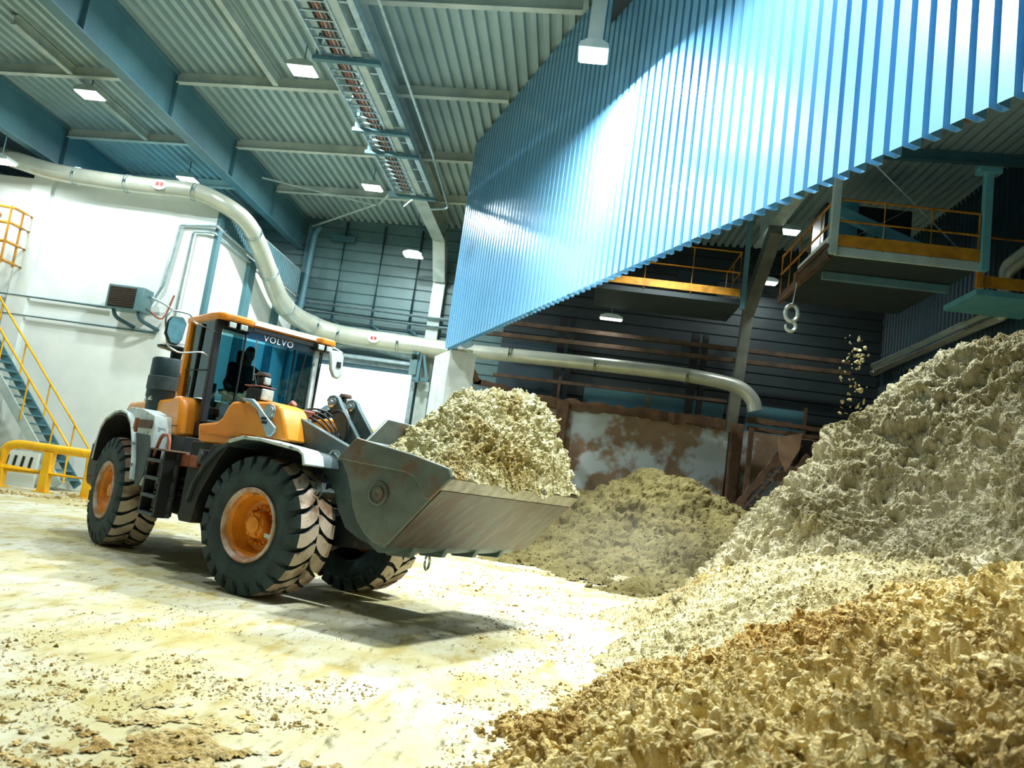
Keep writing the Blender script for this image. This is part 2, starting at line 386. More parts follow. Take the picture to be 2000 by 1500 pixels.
for y, lb in ((12., 'nearest purlin over the catwalk in the heap bay'), (16.5, 'purlin over the front rail of the catwalk'), (22.5, 'purlin above the grey catwalk cabin')):
    b = MB(); x0, x1 = 2.6 if y < 14 else 1.5, WR
    b.prism([(x0, roofz(x0)-.02), (x1, roofz(x1)-.02), (x1, roofz(x1)-.34), (x0, roofz(x0)-.34)], y-.02, y+.02, XZ)
    b.prism([(x0, roofz(x0)-.34), (x1, roofz(x1)-.34), (x1, roofz(x1)-.36), (x0, roofz(x0)-.36)], y-.1, y+.1, XZ)
    tag(b.build('roof_purlin', M['teal_steel'], smooth=0), 'teal '+lb, 'purlin', None, 'structure')
# portal columns
b = MB().mm((-6.35, 31.97, 0), (-5.85, 32.28, 10.4)).bar((-6.1, 30.6, 11.5), (-6.1, 32.0, 10.1), .5, .5)
struct(b.build('pillar_back', M['pale_steel'], smooth=0), 'pale steel column between the roller door and the blue partition', 'column')
b = MB().mm((XC+.02, 31.95, 0), (XC+.22, 32.25, 11.8))
struct(b.build('pillar_corner', M['teal_steel'], smooth=0), 'dark teal column in the far corner beside the siding wall', 'column')
b = MB().bar((6.1, 26.5, 11.75), (6.1, 29.8, 9.7), .42, .5).bar((6.1, 29.7, 10.), (6.1, 30.9, 5.2), .38, .4)
struct(b.build('pillar_bay', M['dark_duct'], smooth=0), 'pale haunched column running down behind the bunker wall', 'column')

# --- pillar under the blue partition and the bunker walls
ang = math.atan2(wd[1], wd[0])
pc = np.array([-3.62, 24.35])
b = MB()
def pil(lx, ly, z): return (*(pc+wn*0+wd*lx+np.array([wd[1], -wd[0]])*0+wn*ly), z)
for_poly = [(-1.6, .42), (.25, .42), (.25, -.42), (-1.6, -.42)]
b.prism(for_poly, 0, 5.8, lambda p, q, a: pil(p, q, a))
struct(b.build('pillar_concrete', M['concrete'], smooth=0), 'white concrete pillar under the left end of the blue partition', 'pillar')
b = MB(); yb = 30.9
tag(MB().mm((-3.6, yb, 0), (6.05, yb+.4, 5.35)).build('bunker_wall', M['bunker'], smooth=0), 'brown stained white concrete bunker wall behind the far heap', 'bunker wall', kind='structure')
tag(MB().mm((6.5, yb+.1, 0), (WR, yb+.5, 5.3)).build('bunker_wall', M['bunker'], smooth=0), 'short brown splashed bunker wall behind the inclined conveyor', 'bunker wall', kind='structure')
def lumpy(b, p0, p1, w, h, n=26, amp=.08):
    p0, p1 = np.array(p0, float), np.array(p1, float); rows = []
    for i in range(n+1):
        p = p0+(p1-p0)*i/n; k = 1+random.uniform(-1, 1)*amp*3; a, c = frame_of(p1-p0)
        rows.append([p+a*w/2*s*k+c*h/2*q*(1+random.uniform(-.3, .5)) for s, q in ((-1, -1), (1, -1), (1, 1), (-1, 1), (-1, -1))])
    return b.sheet(rows)
b = MB(); lumpy(b, (-3.5, yb+.1, 5.45), (6.1, yb+.1, 5.42), .5, .34, 40)
tag(b.build('bunker_rim', M['brown']), 'brown caked rim along the top of the long bunker wall', 'rim', kind='structure')
b = MB(); lumpy(b, (-3.62, 24.5, 5.75), (-3.05, 24.8, 5.05), .3, .12, 8); lumpy(b, (-3.05, 24.8, 5.05), (-1.6, 30.7, 5.55), .3, .14, 12)
tag(b.build('bunker_rim', M['brown']), 'brown caked edge strip sloping down from the concrete pillar', 'rim', kind='structure')
for x, lb in ((-.35, 'brown caked buttress at the left end of the stained bunker wall'), (6.3, 'brown caked buttress at the right end of the stained bunker wall'), (-1.9, 'brown buttress just right of the bucket load')):
    b = MB(); b.prism([(x-.16, 0), (x+.2, 0), (x+.24, 5.5), (x-.22, 5.5)], yb-.35, yb+.05, XZ)
    tag(b.build('buttress', M['brown'], bevel=.04), lb, 'buttress', kind='structure')
# ------------------------------------------------------------------ things of the hall
# roller door
t = thing('roller_door', (-8.8, 32., 0), 'open roller door with its drum rolled up above the bright doorway', 'door', kind='structure'); B = (-8.8, 32., 0)
b = MB().tube([(DX0-.1, 31.75, 6.75), (DX1+.1, 31.75, 6.75)], .3, 24)
b.build('drum', M['galv'], t, B)
b = MB().mm((DX0, 32.05, 6.1), (DX1, 32.12, 6.5)); b.build('curtain', M['galv'], t, B)
b = MB().mm((DX0, 31.95, 5.95), (DX1, 32.15, 6.1)); b.build('bottom_rail', M['door_seal'], t, B)
b = MB().mm((DX0-.2, 31.6, 7.12), (DX1+.3, 31.75, 7.3)).mm((DX0-.2, 31.7, 6.3), (DX1+.2, 31.78, 6.42)); b.build('lintel_rail', M['galv'], t, B)
for x in (DX0-.08, DX1+.08):
    b = MB().mm((x-.09, 31.9, 0), (x+.09, 32.2, 6.5)); b.build('guide_rail', M['galv'], t, B)
b = MB().bar((DX1+.35, 31.4, 5.6), (DX1+.35, 31.4, 7.3), .14, .12).bar((DX1+.35, 31.4, 7.2), (DX1+.75, 31.4, 5.7), .1, .1).bar((DX1+.1, 31.5, 5.75), (DX1+.8, 31.5, 5.75), .12, .12)
b.build('bracket', M['teal_steel'], t, B)
b = MB().tube([(DX1+.02, 31.45, 6.7), (DX1+.3, 31.45, 6.7)], .26, 16).mm((DX1-.05, 31.35, 5.9), (DX1+.25, 31.6, 6.5)); b.build('motor', M['heater_blue'], t, B)

# large round duct: along the left wall, round the corner, down to above the door
dp = [(-22.5, 23.45, 10.5), (-19.36, 23.45, 10.2), (-17.5, 23.45, 9.87), (-15.7, 23.45, 9.75), (-14.05, 23.45, 9.72), (-12.6, 23.4, 9.7), (-11.75, 23.8, 9.5), (-11.45, 24.8, 9.35), (-11.4, 26., 8.95), (-11.4, 27.3, 8.35), (-11.4, 28.7, 7.75), (-11.3, 30.0, 7.48), (-10.8, 31.1, 7.33), (-10.1, 31.5, 7.2), (-9., 31.55, 7.12), (-5.2, 31.55, 7.05)]
sp = spline(dp, 8); t = thing('round_duct', (-12, 23.45, 7), 'large pale round air duct along the white wall bending down to the door', 'air duct'); B = (-12, 23.45, 7)
rad = [.27+.12*min(1, max(0, (p[1]-23.5)/8.)) for p in sp]
MB().tube(sp, rad, 24).build('duct_run', M['duct'], t, B, smooth=60)
for i in (20, 28, 40, 60, 72, 84, 96, 108, 116):
    if i < len(sp)-1:
        d = norm(sp[i+1]-sp[i-1]); MB().tube([sp[i]-d*.05, sp[i]+d*.05], rad[i]+.025, 24).build('joint_band', M['galv'], t, B)
for i in (34, 114):
    c = sp[i]; b = MB(); b.cur = 0
    b.lathe([(.02, 0), (.16, 0), (.16, .012), (.02, .012)], (0, 0, 0), (0, -1, 0), 20)
    v = np.array(b.v); v[:, 0] *= 1.5; v += c+np.array([0, -rad[i]-.012, 0]); b.v = [tuple(p) for p in v]
    st = b.build('sticker', M['decal_white'], t, B)
    MB().box(c+np.array([-.07, -rad[i]-.03, .02]), (.1, .02, .12)).box(c+np.array([.07, -rad[i]-.03, .02]), (.1, .02, .12)).build('symbol', M['sticker_red'], st, B)

# lamps
def lamp(loc, w, d, label, drop, post=None, power=1500, group='ceiling lamps', cat='lamp', spread=180):
    x, y, z = loc; t = thing('high_bay_lamp', (x, y, z), label, cat, group); B = (x, y, z)
    b = MB().prism([(-w/2-.04, 0), (w/2+.04, 0), (w/2+.02, .09), (w*.25, .17), (-w*.25, .17), (-w/2-.02, .09)], -d/2-.04, d/2+.04, lambda p, q, a: (x+p, y+a, z+q))
    b.build('housing', M['pale_steel'], t, B)
    MB().mm((x-w/2, y-d/2, z-.03), (x+w/2, y+d/2, z+.002)).build('diffuser', M['lens_on'], t, B)
    if post: MB().mm((x-post/2, y-post/2, z+.17), (x+post/2, y+post/2, z+drop)).build('drop_post', M['pale_steel'], t, B)
    else: MB().tube([(x, y, z+.16), (x, y, z+drop)], .02, 8).build('hanger', M['teal_steel'], t, B)
    if power:
        li = bpy.data.lights.new('lamp_light', 'AREA'); li.shape = 'RECTANGLE'; li.size = w; li.size_y = d; li.energy = power; li.color = LAMPCOL; li.spread = math.radians(spread)
        lo = bpy.data.objects.new('lamp_light', li); COL.objects.link(lo); lo.location = (x, y, z-.06)
    return t
LAMPCOL = (.93, 1., .98)
LP = 2600
lamp((-14.8, 20.7, roofz(-14.8)-.75), .62, .5, 'glowing ceiling lamp at the upper left beside a thin pale joist', .7, power=LP*.38)
lamp((-7.9, 18.7, roofz(-7.9)-.75), .62, .5, 'glowing ceiling lamp left of the cable tray, nearest the camera of that row', .7, power=LP)
lamp((-14.8, 26.8, roofz(-14.8)-.75), .62, .5, 'glowing lamp behind the round duct above the white wall corner', .7, power=LP*.25)
lamp((-7.9, 26.4, roofz(-7.9)-.75), .62, .5, 'glowing ceiling lamp below the cross braces near the end of the cable tray', .7, power=LP)
lamp((-6.98, 30.3, 10.45), .7, .4, 'glowing lamp low in front of the grey green siding wall', 1.8, power=260)
lamp((-18.3, 22.3, 9.6), .7, .45, 'glowing lamp cut by the left edge under the round duct', 2.2, power=350)
lamp((-.42, 13.4, 9.62), .46, .46, 'square glowing lamp on a white post in front of the blue partition', 3.05, post=.27, power=LP*1.35)
lamp((6.55, 26.9, roofz(6.5)-1.15), .75, .45, 'glowing lamp under the pale beam left of the catwalk', 1.1, power=700)
lamp((6.95, 30.9, 11.2), .7, .4, 'glowing lamp behind the haunched column under the catwalk lamp', 1.7, power=140)
lamp((1.05, 29.8, 8.75), .8, .25, 'dim thin lamp strip below the dark platform behind the blue partition', 1.2, power=60)

# cable tray
t = thing('cable_tray', (-5.9, 14, 10.8), 'pale ladder cable tray with rungs and copper cables under the roof', 'cable tray'); B = (-5.9, 14, 10.8)
Z0 = 10.82
for x in (-6.55, -5.85): MB().mm((x-.025, 9, Z0-.06), (x+.025, 24.6, Z0+.06)).build('side_rail', M['galv'], t, B)
y = 9.1
while y < 24.6:
    MB().mm((-6.55, y-.02, Z0-.03), (-5.85, y+.02, Z0+.01)).build('rung', M['galv'], t, B, smooth=0); y += .33
b = MB(); y = 9.1
while y < 24:
    b.bar((-6.55, y, Z0+.05), (-5.85, y+1.2, Z0+.05), .04, .03).bar((-6.55, y+2.4, Z0+.05), (-5.85, y+1.2, Z0+.05), .04, .03); y += 2.4
b.build('lattice', M['galv'], t, B)
for k, x in enumerate((-6.3, -6.22, -6.12, -6.02)):
    b = MB().tube([(x+.02*math.sin(yy), yy, Z0+.04) for yy in np.arange(9, 24.6, .5)], .03, 8); b.build('cable', M['copper'] if k in (1, 2) else M['hose'], t, B)
MB().mm((-5.82, 8, Z0-.02), (-5.62, 24.6, Z0+.26)).build('channel', M['pale_steel'], t, B)
MB().mm((-5.42, 8, Z0-.02), (-5.28, 24.9, Z0+.2)).build('channel', M['galv'], t, B)
for y in np.arange(9, 24.6, .9): MB().mm((-5.62, y-.03, Z0+.02), (-5.42, y+.03, Z0+.08)).build('cross_tie', M['galv'], t, B, smooth=0)
for y in (16.4, 19.9, 21.3, 24.5): 
    MB().mm((-6.75, y-.07, Z0-.16), (-5.2, y+.07, Z0-.06)).build('bracket', M['teal_steel'], t, B)
    MB().mm((-6.7, y-.04, Z0-.1), (-6.62, y+.04, roofz(-6.6)-1.1)).build('hanger', M['teal_steel'], t, B)
t = tag(MB().tube(fillet([(-4.9, 9, 11.2), (-4.9, 22, 11.0), (-4.9, 25.3, 10.75), (-5.5, 25.4, 10.7)], .2), .035, 8).build('conduit_pipe', M['galv'], None, (-4.9, 14, 11)), 'thin pale conduit running beside the cable tray', 'conduit')

# cross braces under the roof
for a, c, lb in (((-12., 26.6, 11.6), (-8.3, 28.6, 11.75), 'pale flat brace from the deep beam to the far purlin'), ((-8.3, 28.5, 11.75), (-11.8, 31.9, 11.7), 'pale flat brace down to the far wall corner'), ((-8.2, 28.5, 11.75), (-6.3, 25.2, 11.8), 'pale flat brace beside the last lamp of the middle bay')):
    tag(MB().bar(a, c, .1, .03).build('roof_brace', M['pale_steel'], None, a, smooth=0), lb, 'brace', 'roof braces')

# back wall downpipes and rails
for i, x in enumerate((-10.38, -8.72, -7.12)):
    lb = ('dark downpipe nearest the corner on the siding wall', 'dark middle downpipe on the siding wall', 'dark downpipe nearest the pale column on the siding wall')[i]
    tag(MB().tube(fillet([(x, 32.12, 12.1), (x, 32.12, 7.95), (x, 32.1, 7.85), (x+.35, 32.0, 7.65), (x+.4, 32.0, 7.56)], .15), .055, 8).build('downpipe', M['door_seal'], None, (x, 32.1, 8)), lb, 'downpipe', 'downpipes on the siding wall')
for z, lb in ((8.42, 'upper of two pale pipes along the siding wall'), (8.06, 'lower of two pale pipes along the siding wall')):
    tag(MB().tube([(-11.5, 31.88, z), (-5.2, 31.88, z-.05)], .085, 10).build('wall_pipe', M['galv'], None, (-8, 31.95, z)), lb, 'pipe', 'pipes over the roller door')
b = MB().mm((-10.9, 31.9, 11.2), (-9.9, 32.05, 11.45)); tag(b.build('junction_box', M['door_seal'], None, (-10.4, 32.1, 11.3), smooth=0), 'small dark junction box high on the siding wall', 'junction box')
tag(MB().tube(fillet([(-11.25, 31.9, 11.9), (-11.55, 31.6, 11.4), (-11.62, 31.5, 5)], .5), .12, 12).build('downpipe', M['teal_steel'], None, (-11.8, 31.6, 5)), 'thick teal downpipe bending down at the far wall corner', 'downpipe')

# left wall: pipes, conduit frame, heater
for z, x1, lb in ((5.83, -14.9, 'upper grey pipe across the white wall left of the heater'), (5.2, -13.2, 'lower grey pipe across the white wall below the heater')):
    b = MB().tube([(-23, 23.9, z+.02), (x1, 23.9, z-.06)], .045, 8)
    tag(b.build('wall_pipe', M['heater_blue'], None, (-18, 23.9, z)), lb, 'pipe')
tag(MB().tube(fillet([(-13.75, 23.9, 5.6), (-13.3, 23.9, 6.7), (-13.12, 23.9, 8.72), (-12.1, 23.88, 8.8), (-11.9, 23.8, 8.78), (-11.88, 31.8, 8.62)], .08), .05, 8).build('wall_pipe', M['galv'], None, (-13, 23.9, 8)), 'thin grey pipe rising from the heater and turning along the return wall', 'pipe')
tag(MB().tube(fillet([(-12.72, 23.9, 5.6), (-12.66, 23.9, 8.55), (-12.1, 23.88, 8.58), (-11.92, 23.8, 8.55), (-11.9, 31.8, 8.4)], .08), .04, 8).build('wall_pipe', M['galv'], None, (-12.6, 23.9, 8)), 'second thin pipe turning along the return wall, nearer the corner', 'pipe')
t = thing('unit_heater', (-14.1, 23.4, 5.7), 'blue grey unit heater with brown louvres on the white wall', 'heater'); B = (-14.1, 23.4, 5.7)
MB().mm((-14.6, 23.15, 5.65), (-13.45, 23.75, 6.4)).build('casing', M['heater_blue'], t, B, bevel=.02)
b = MB()
for k in range(9): b.box((-14.1, 23.13, 5.76+k*.068), (.82, .05, .05), rx=.5)
b.build('louvres', M['heater_grille'], t, B, smooth=0)
MB().mm((-14.52, 23.14, 5.7), (-13.68, 23.16, 6.34)).build('grille_backing', M['brown_belt'], t, B, smooth=0)
for x in (-14.3, -13.5): MB().tube(spline([(x-.1, 23.3, 5.65), (x, 23.4, 5.42), (x+.2, 23.7, 5.3), (x+.3, 23.95, 5.25)], 5), .06, 8).build('bracket', M['door_seal'], t, B)
MB().tube(spline([(-13.45, 23.5, 6.2), (-13.1, 23.7, 6.1), (-12.8, 23.85, 5.95)], 5), .04, 8).build('supply_pipe', M['galv'], t, B)
MB().tube(spline([(-13.45, 23.5, 5.8), (-13.0, 23.7, 5.6), (-12.85, 23.85, 6.4)], 5), .03, 8).build('supply_pipe', M['copper'], t, B)

# ladder cage, upper left
t = thing('ladder_cage', (-18.4, 23., 6.6), 'yellow ladder cage high on the white wall at the left edge', 'ladder cage'); B = (-18.4, 23., 6.6)
for x, y in ((-18.12, 23.0), (-18.12, 23.55), (-18.65, 22.95), (-19.2, 23.0), (-19.2, 23.55)): MB().bar((x, y, 6.6), (x-.04, y, 8.45), .07, .04).build('upright', M['rail_yellow'], t, B)
for z in (6.7, 7.3, 7.9, 8.4):
    MB().tube([(-18.1, 23.94, z), (-18.1, 23.6, z), (-18.1, 23.05, z), (-18.6, 22.92, z), (-19.2, 23.05, z), (-19.22, 23.6, z), (-19.22, 23.94, z)], .05, 8).build('hoop', M['rail_yellow'], t, B)

# stairs with handrail
t = thing('metal_stair', (-15.4, 22.8, 0), 'grey open metal stair with yellow handrails against the white wall', 'staircase'); B = (-15.4, 22.8, 0)
sx0, sz0, sl = -14.4, .15, 1.13   # foot of the flight; rises to the left
for y in (22.45, 23.4):
    MB().bar((sx0, y, sz0), (sx0-4.6, y, sz0+4.6*sl), .06, .26).build('stringer', M['pale_steel'] if y < 23 else M['teal_steel'], t, B, smooth=0)
for k in range(20):
    x = sx0-.12-k*.22; z = sz0+.18+k*.22*sl
    MB().mm((x-.15, 22.48, z-.03), (x+.13, 23.37, z+.02)).build('step', M['teal_steel'], t, B, smooth=0)
for y in (22.42, 23.43):
    hr = [(sx0+.15, y, sz0+.1), (sx0+.1, y, sz0+1.15), (sx0-4.6, y, sz0+1.1+4.6*sl)]
    MB().tube(fillet(hr, .12), .035, 8).build('handrail', M['yellow'], t, B)
    for k in range(4):
        x = sx0-.5-k*1.05; MB().tube([(x, y, sz0+(sx0-x)*sl-.02), (x, y, sz0+1.15+(sx0+.1-x)*(4.6*sl-.05)/4.7)], .028, 8).build('baluster', M['yellow'], t, B)

# low yellow barrier
t = thing('safety_barrier', (-14., 21.2, 0), 'low thick yellow guard barrier in front of the stair', 'barrier'); B = (-14., 21.2, 0)
MB().tube(fillet([(-15.3, 21.2, .25), (-15.32, 21.2, 1.08), (-15.0, 21.2, 1.2), (-10.5, 21.2, 1.2)], .3, 6), .125, 14).build('top_rail', M['yellow'], t, B)
MB().tube([(-15.3, 21.2, .52), (-10.5, 21.2, .52)], .1, 12).build('middle_rail', M['yellow'], t, B)
for x in (-15.3, -14.0, -12.75, -10.6):
    p = MB().mm((x-.12, 21.08, 0), (x+.12, 21.32, 1.1 if x > -15 else .5)).build('post', M['yellow'], t, B, bevel=.02)
    MB().mm((x-.2, 21., 0), (x+.2, 21.4, .03)).build('foot_plate', M['yellow'], p, B)
t = thing('slotted_panel', (-15.9, 23., 0), 'white panel with five dark slots behind the yellow barrier', 'panel'); B = (-15.9, 23., 0)
MB().mm((-17.1, 22.2, 0), (-15.0, 22.3, 1.0)).build('board', M['white_wall'], t, B, smooth=0)
for k in range(5): MB().box((-16.15+k*.24, 22.19, .68), (.07, .03, .36), ry=.1).build('slot', M['black'], t, B, smooth=0)

# ------------------------------------------------------------------ heap bay: catwalks, pipes, conveyors
def railing(b_list, p0, p1, z, n, t, B, mat, h=1.12):
    p0, p1 = np.array(p0, float), np.array(p1, float)
    for zz in (h, h*.56): MB().tube([(*p0, z+zz), (*p1, z+zz)], .035, 8).build('hand_rail', mat, t, B)
    for i in range(n+1):
        p = p0+(p1-p0)*i/n; MB().tube([(*p, z), (*p, z+h)], .028, 8).build('rail_post', mat, t, B)
t = thing('catwalk', (7.8, 22, 8.9), 'catwalk with yellow railing and yellow toe boards hung in the right bay', 'catwalk'); B = (7.8, 22, 8.9)
MB().mm((6.05, 20.05, 8.82), (9.65, 24.9, 8.92)).build('deck', M['dark_wall'], t, B, smooth=0)
MB().mm((6.0, 19.98, 8.76), (9.7, 20.06, 8.98)).build('edge_beam', M['pale_steel'], t, B, smooth=0)
MB().mm((5.98, 20.0, 8.72), (6.08, 25.0, 8.98)).build('edge_beam', M['brown_steel'], t, B, smooth=0)
MB().mm((6.3, 21.5, 8.6), (9.6, 21.65, 8.8)).build('edge_beam', M['heater_blue'], t, B, smooth=0)
MB().mm((6.1, 19.95, 9.0), (9.65, 20.0, 9.3)).build('toe_board', M['rail_yellow'], t, B, smooth=0)
MB().mm((6.0, 20.2, 9.0), (6.04, 23., 9.35)).build('toe_board', M['decal_white'], t, B, smooth=0)
railing(None, (6.1, 20.0), (9.6, 20.0), 8.95, 3, t, B, M['rail_yellow'], 1.3)
railing(None, (6.02, 20.1), (6.02, 24.9), 8.95, 5, t, B, M['rail_yellow'], 1.3)
for x, m, lb in ((6.02, 'heater_blue', 1), (9.72, 'heater_blue', 2)):
    MB().mm((x-.09, 19.85, 8.75), (x+.09, 20.05, 11.35 if x > 8 else 12.6)).build('hanger_column', M['pale_steel'] if x < 8 else M['cyan_steel'], t, B, smooth=0)
MB().mm((9.45, 19.8, 11.3), (9.98, 20.1, 11.45)).build('column_cap', M['cyan_steel'], t, B, smooth=0)
for a, c in (((6.1, 20.2, 12.2), (9.6, 20.2, 9.)), ((9.6, 20.2, 11.4), (6.1, 20.2, 9.))): MB().tube([a, c], .025, 6).build('tie_rod', M['galv'], t, B)
t = thing('grey_cabin', (8, 25, 9), 'grey panelled cabin with dark openings standing behind the catwalk railing', 'cabin'); B = (8, 25, 9)
MB().mm((7.0, 24.2, 8.95), (9.6, 25.4, 11.9)).build('body', M['dark_wall'], t, B, smooth=0)
MB().mm((7.1, 23.9, 8.95), (7.9, 24.2, 11.9)).build('panel', M['cyan_steel'], t, B, smooth=0)
MB().mm((8.2, 23.95, 8.95), (8.45, 24.2, 11.2)).build('panel', M['cyan_steel'], t, B, smooth=0)
MB().bar((7.2, 23.6, 11.4), (9.6, 23.0, 10.2), .3, .3).build('inclined_channel', M['cyan_steel'], t, B, smooth=0)
t = thing('side_platform', (11, 20.5, 8.4), 'teal side platform with yellow rail at the right edge beside the bent pipes', 'platform'); B = (11, 20.5, 8.4)
MB().mm((9.9, 20.6, 8.35), (12, 22.4, 8.5)).build('deck', M['cyan_steel'], t, B, smooth=0)
MB().mm((9.9, 20.55, 8.55), (12, 20.6, 8.85)).build('toe_board', M['rail_yellow'], t, B, smooth=0)
MB().tube([(9.9, 20.6, 9.9), (12, 20.6, 9.9)], .04, 8).build('hand_rail', M['rail_yellow'], t, B)
MB().mm((9.85, 20.5, 8.5), (10.0, 20.6, 10.4)).build('rail_post', M['rail_yellow'], t, B)
t = thing('hoist_hook', (5.33, 20.6, 6.9), 'pale hoist hook hanging on a cable left of the catwalk', 'hook'); B = (5.33, 20.6, 6.9)
MB().tube([(5.42, 20.6, 8.4), (5.33, 20.6, 7.5)], .02, 6).build('cable', M['galv'], t, B)
a = [(5.33+.16*math.sin(q), 20.6, 7.28+.22*math.cos(q)) for q in np.linspace(0, 2*PI, 20)]
MB().tube(a, .055, 8, caps=False).build('ring', M['duct'], t, B)
MB().tube([(5.33+.13*math.sin(q), 20.6, 6.93+.13*math.cos(q)) for q in np.linspace(.2, 5., 14)], [.05]*10+[.045, .04, .03, .02], 8).build('hook', M['duct'], t, B)
t = thing('lifting_beam', (5.7, 22, 8.4), 'rusty brown beam angled below the catwalk edge carrying the hook cable', 'beam'); B = (5.7, 22, 8.4)
MB().bar((5.95, 20.0, 8.75), (5.42, 20.7, 8.2), .14, .2).bar((5.9, 19.95, 9.0), (5.4, 20.6, 8.4), .1, .1).build('arm', M['brown_steel'], t, B, smooth=0)
MB().mm((5.32, 20.55, 8.1), (5.5, 20.75, 8.4)).build('pulley_block', M['brown'], t, B, bevel=.02)

t = thing('dark_platform', (2.8, 26, 9.), 'dark platform with brown railing behind the blue partition', 'platform'); B = (2.8, 26, 9.)
MB().mm((.3, 26.0, 8.85), (5.1, 28.5, 9.02)).build('deck', M['dark_wall'], t, B, smooth=0)
MB().mm((.3, 25.95, 9.1), (5.0, 26., 9.35)).build('toe_board', M['rail_yellow'], t, B, smooth=0)
railing(None, (.3, 26.0), (4.95, 26.0), 9.02, 3, t, B, M['rail_yellow'], 1.6)
railing(None, (4.95, 26.0), (4.95, 28.5), 9.02, 2, t, B, M['rail_yellow'], 1.6)
MB().mm((5.05, 25.95, 8.7), (5.2, 26.1, 12.)).build('hanger_column', M['teal_steel'], t, B, smooth=0)
MB().mm((3.2, 28., 9.0), (4.6, 28.5, 10.4)).build('cabinet', M['dark_sheet'], t, B, smooth=0)

# brown conveyor beams in the dark
for p, q, lb in (((-4., 30.6, 8.3), (10.2, 30.6, 8.35), 'upper brown conveyor beam across the dark bay'), ((-4., 30.4, 7.75), (10.2, 30.4, 7.9), 'lower brown conveyor beam across the dark bay')):
    tag(MB().bar(p, q, .2, .16).build('conveyor_beam', M['brown_steel'], None, p, smooth=0), lb, 'conveyor beam')
t = thing('bay_pipe', (0, 30.2, 6.9), 'thick pale pipe across the dark bay with its end curving down', 'pipe'); B = (0, 30.2, 6.9)
MB().tube(spline([(-4.5, 29.5, 6.78), (-1, 29.5, 6.87), (3, 29.5, 6.92), (5, 29.5, 6.85), (6., 29.5, 6.68), (6.5, 29.5, 6.3), (6.65, 29.5, 5.9)], 6), .26, 20).build('pipe_run', M['duct'], t, B, smooth=60)
for x in (-2.6, .6, 4.0): MB().tube([(x, 29.5, 6.87), (x+.1, 29.5, 6.87)], .30, 20).build('joint_band', M['dark_duct'], t, B)
tag(MB().bar((-3.2, 30.7, 6.2), (5.8, 30.7, 6.3), .12, .12).build('guard_rail', M['brown_steel'], None, (0, 30.7, 6.2), smooth=0), 'thin brown rail above the stained bunker wall', 'rail')
for x, lb in ((2.9, 'thin brown post standing on the middle of the bunker wall rim'), (-.6, 'dark brown bracket post on the rim right of the load'), (8.9, 'thin brown post behind the conveyor frame')):
    tag(MB().mm((x-.05, 31.05, 5.2), (x+.05, 31.15, 6.5)).build('rim_post', M['brown_steel'], None, (x, 30.8, 5.2), smooth=0), lb, 'post')
# inclined conveyor at the right end of the bunker
t = thing('inclined_conveyor', (7.5, 29, 2.5), 'brown caked inclined conveyor with a triangular chute plate beside the tall heap', 'conveyor'); B = (7.5, 29, 2.5)
b = MB(); lumpy(b, (6.1, 28.9, 2.2), (7.9, 28.9, 5.0), .18, .22, 14); b.build('side_beam', M['brown'], t, B)
b = MB(); lumpy(b, (6.7, 28.2, 2.0), (8.3, 28.2, 4.4), .16, .2, 14); b.build('side_beam', M['brown'], t, B)
for k in range(8): MB().box((6.5+k*.22, 28.55, 2.45+k*.32), (.08, .75, .1)).build('rung', M['brown'], t, B)
MB().bar((6.3, 28.55, 2.2), (8.1, 28.55, 4.75), .6, .06).build('belt', M['brown_belt'], t, B)
MB().prism([(7.2, 4.9), (8.0, 5.15), (7.95, 4.55), (7.55, 3.75), (7.3, 4.2)], 28.1, 28.18, XZ).build('chute_plate', M['tan_plate'], t, B)
b = MB(); lumpy(b, (6.5, 30.0, 5.62), (11.5, 30.0, 5.55), .24, .16, 24); lumpy(b, (6.5, 29.8, 5.3), (11.5, 29.8, 5.2), .3, .12, 24); b.build('top_rail', M['brown'], t, B)
MB().mm((8.1, 28.7, 4.25), (9.6, 29.3, 5.0)).build('drive_housing', M['black'], t, B)
MB().tube([(8.5, 28.55, 4.7), (8.9, 28.55, 4.7)], .16, 14).build('motor', M['brown'], t, B)
MB().mm((8.0, 28.6, 4.05), (9.8, 29.3, 4.25)).build('drive_rail', M['brown_steel'], t, B)
for x in (6.6, 9.7): MB().mm((x-.08, 29.5, 0), (x+.08, 29.7, 5.3)).build('support_leg', M['brown'], t, B)

# pipes on the right wall
for k, (o, lb) in enumerate(((0, 'outer of the two pale bent pipes on the right wall'), (.28, 'inner of the two pale bent pipes on the right wall'))):
    z = 8.42+o; x = 11.55
    pts = [(x, 31.8, z-.1), (x, 22.3+o, z), (x, 22.25+o, z+1.2), (x, 17, z+1.9)]
    tag(MB().tube(fillet(pts, .25), .13, 12).build('bay_wall_pipe', M['pale_steel'] if k else M['duct'], None, (x, 22, z)), lb, 'pipe', 'bent pipes on the right wall')
tag(MB().bar((11.6, 31.8, 6.4), (11.6, 22, 6.4), .2, .16).build('wall_beam', M['brown_steel'], None, (11.6, 27, 6.4), smooth=0), 'thin brown beam low on the dark right wall', 'beam')
for x0, x1, z0, z1, y, m, lb in ((-3.2, -.4, 5.6, 7.9, 32.12, 'dark_sheet', 'dark blue ribbed panel behind the bunker rim near the pillar'), (.4, 6.0, 5.4, 6.4, 32.12, 'teal_steel', 'dark teal panel behind the stained bunker wall rim'), (6.9, 9.2, 5.3, 6.5, 32.12, 'teal_steel', 'teal panel behind the thin brown post')):
    tag(MB().mm((x0, y, z0), (x1, y+.14, z1)).build('back_panel', M[m], None, (x0, y, z0), smooth=0), lb, 'panel')
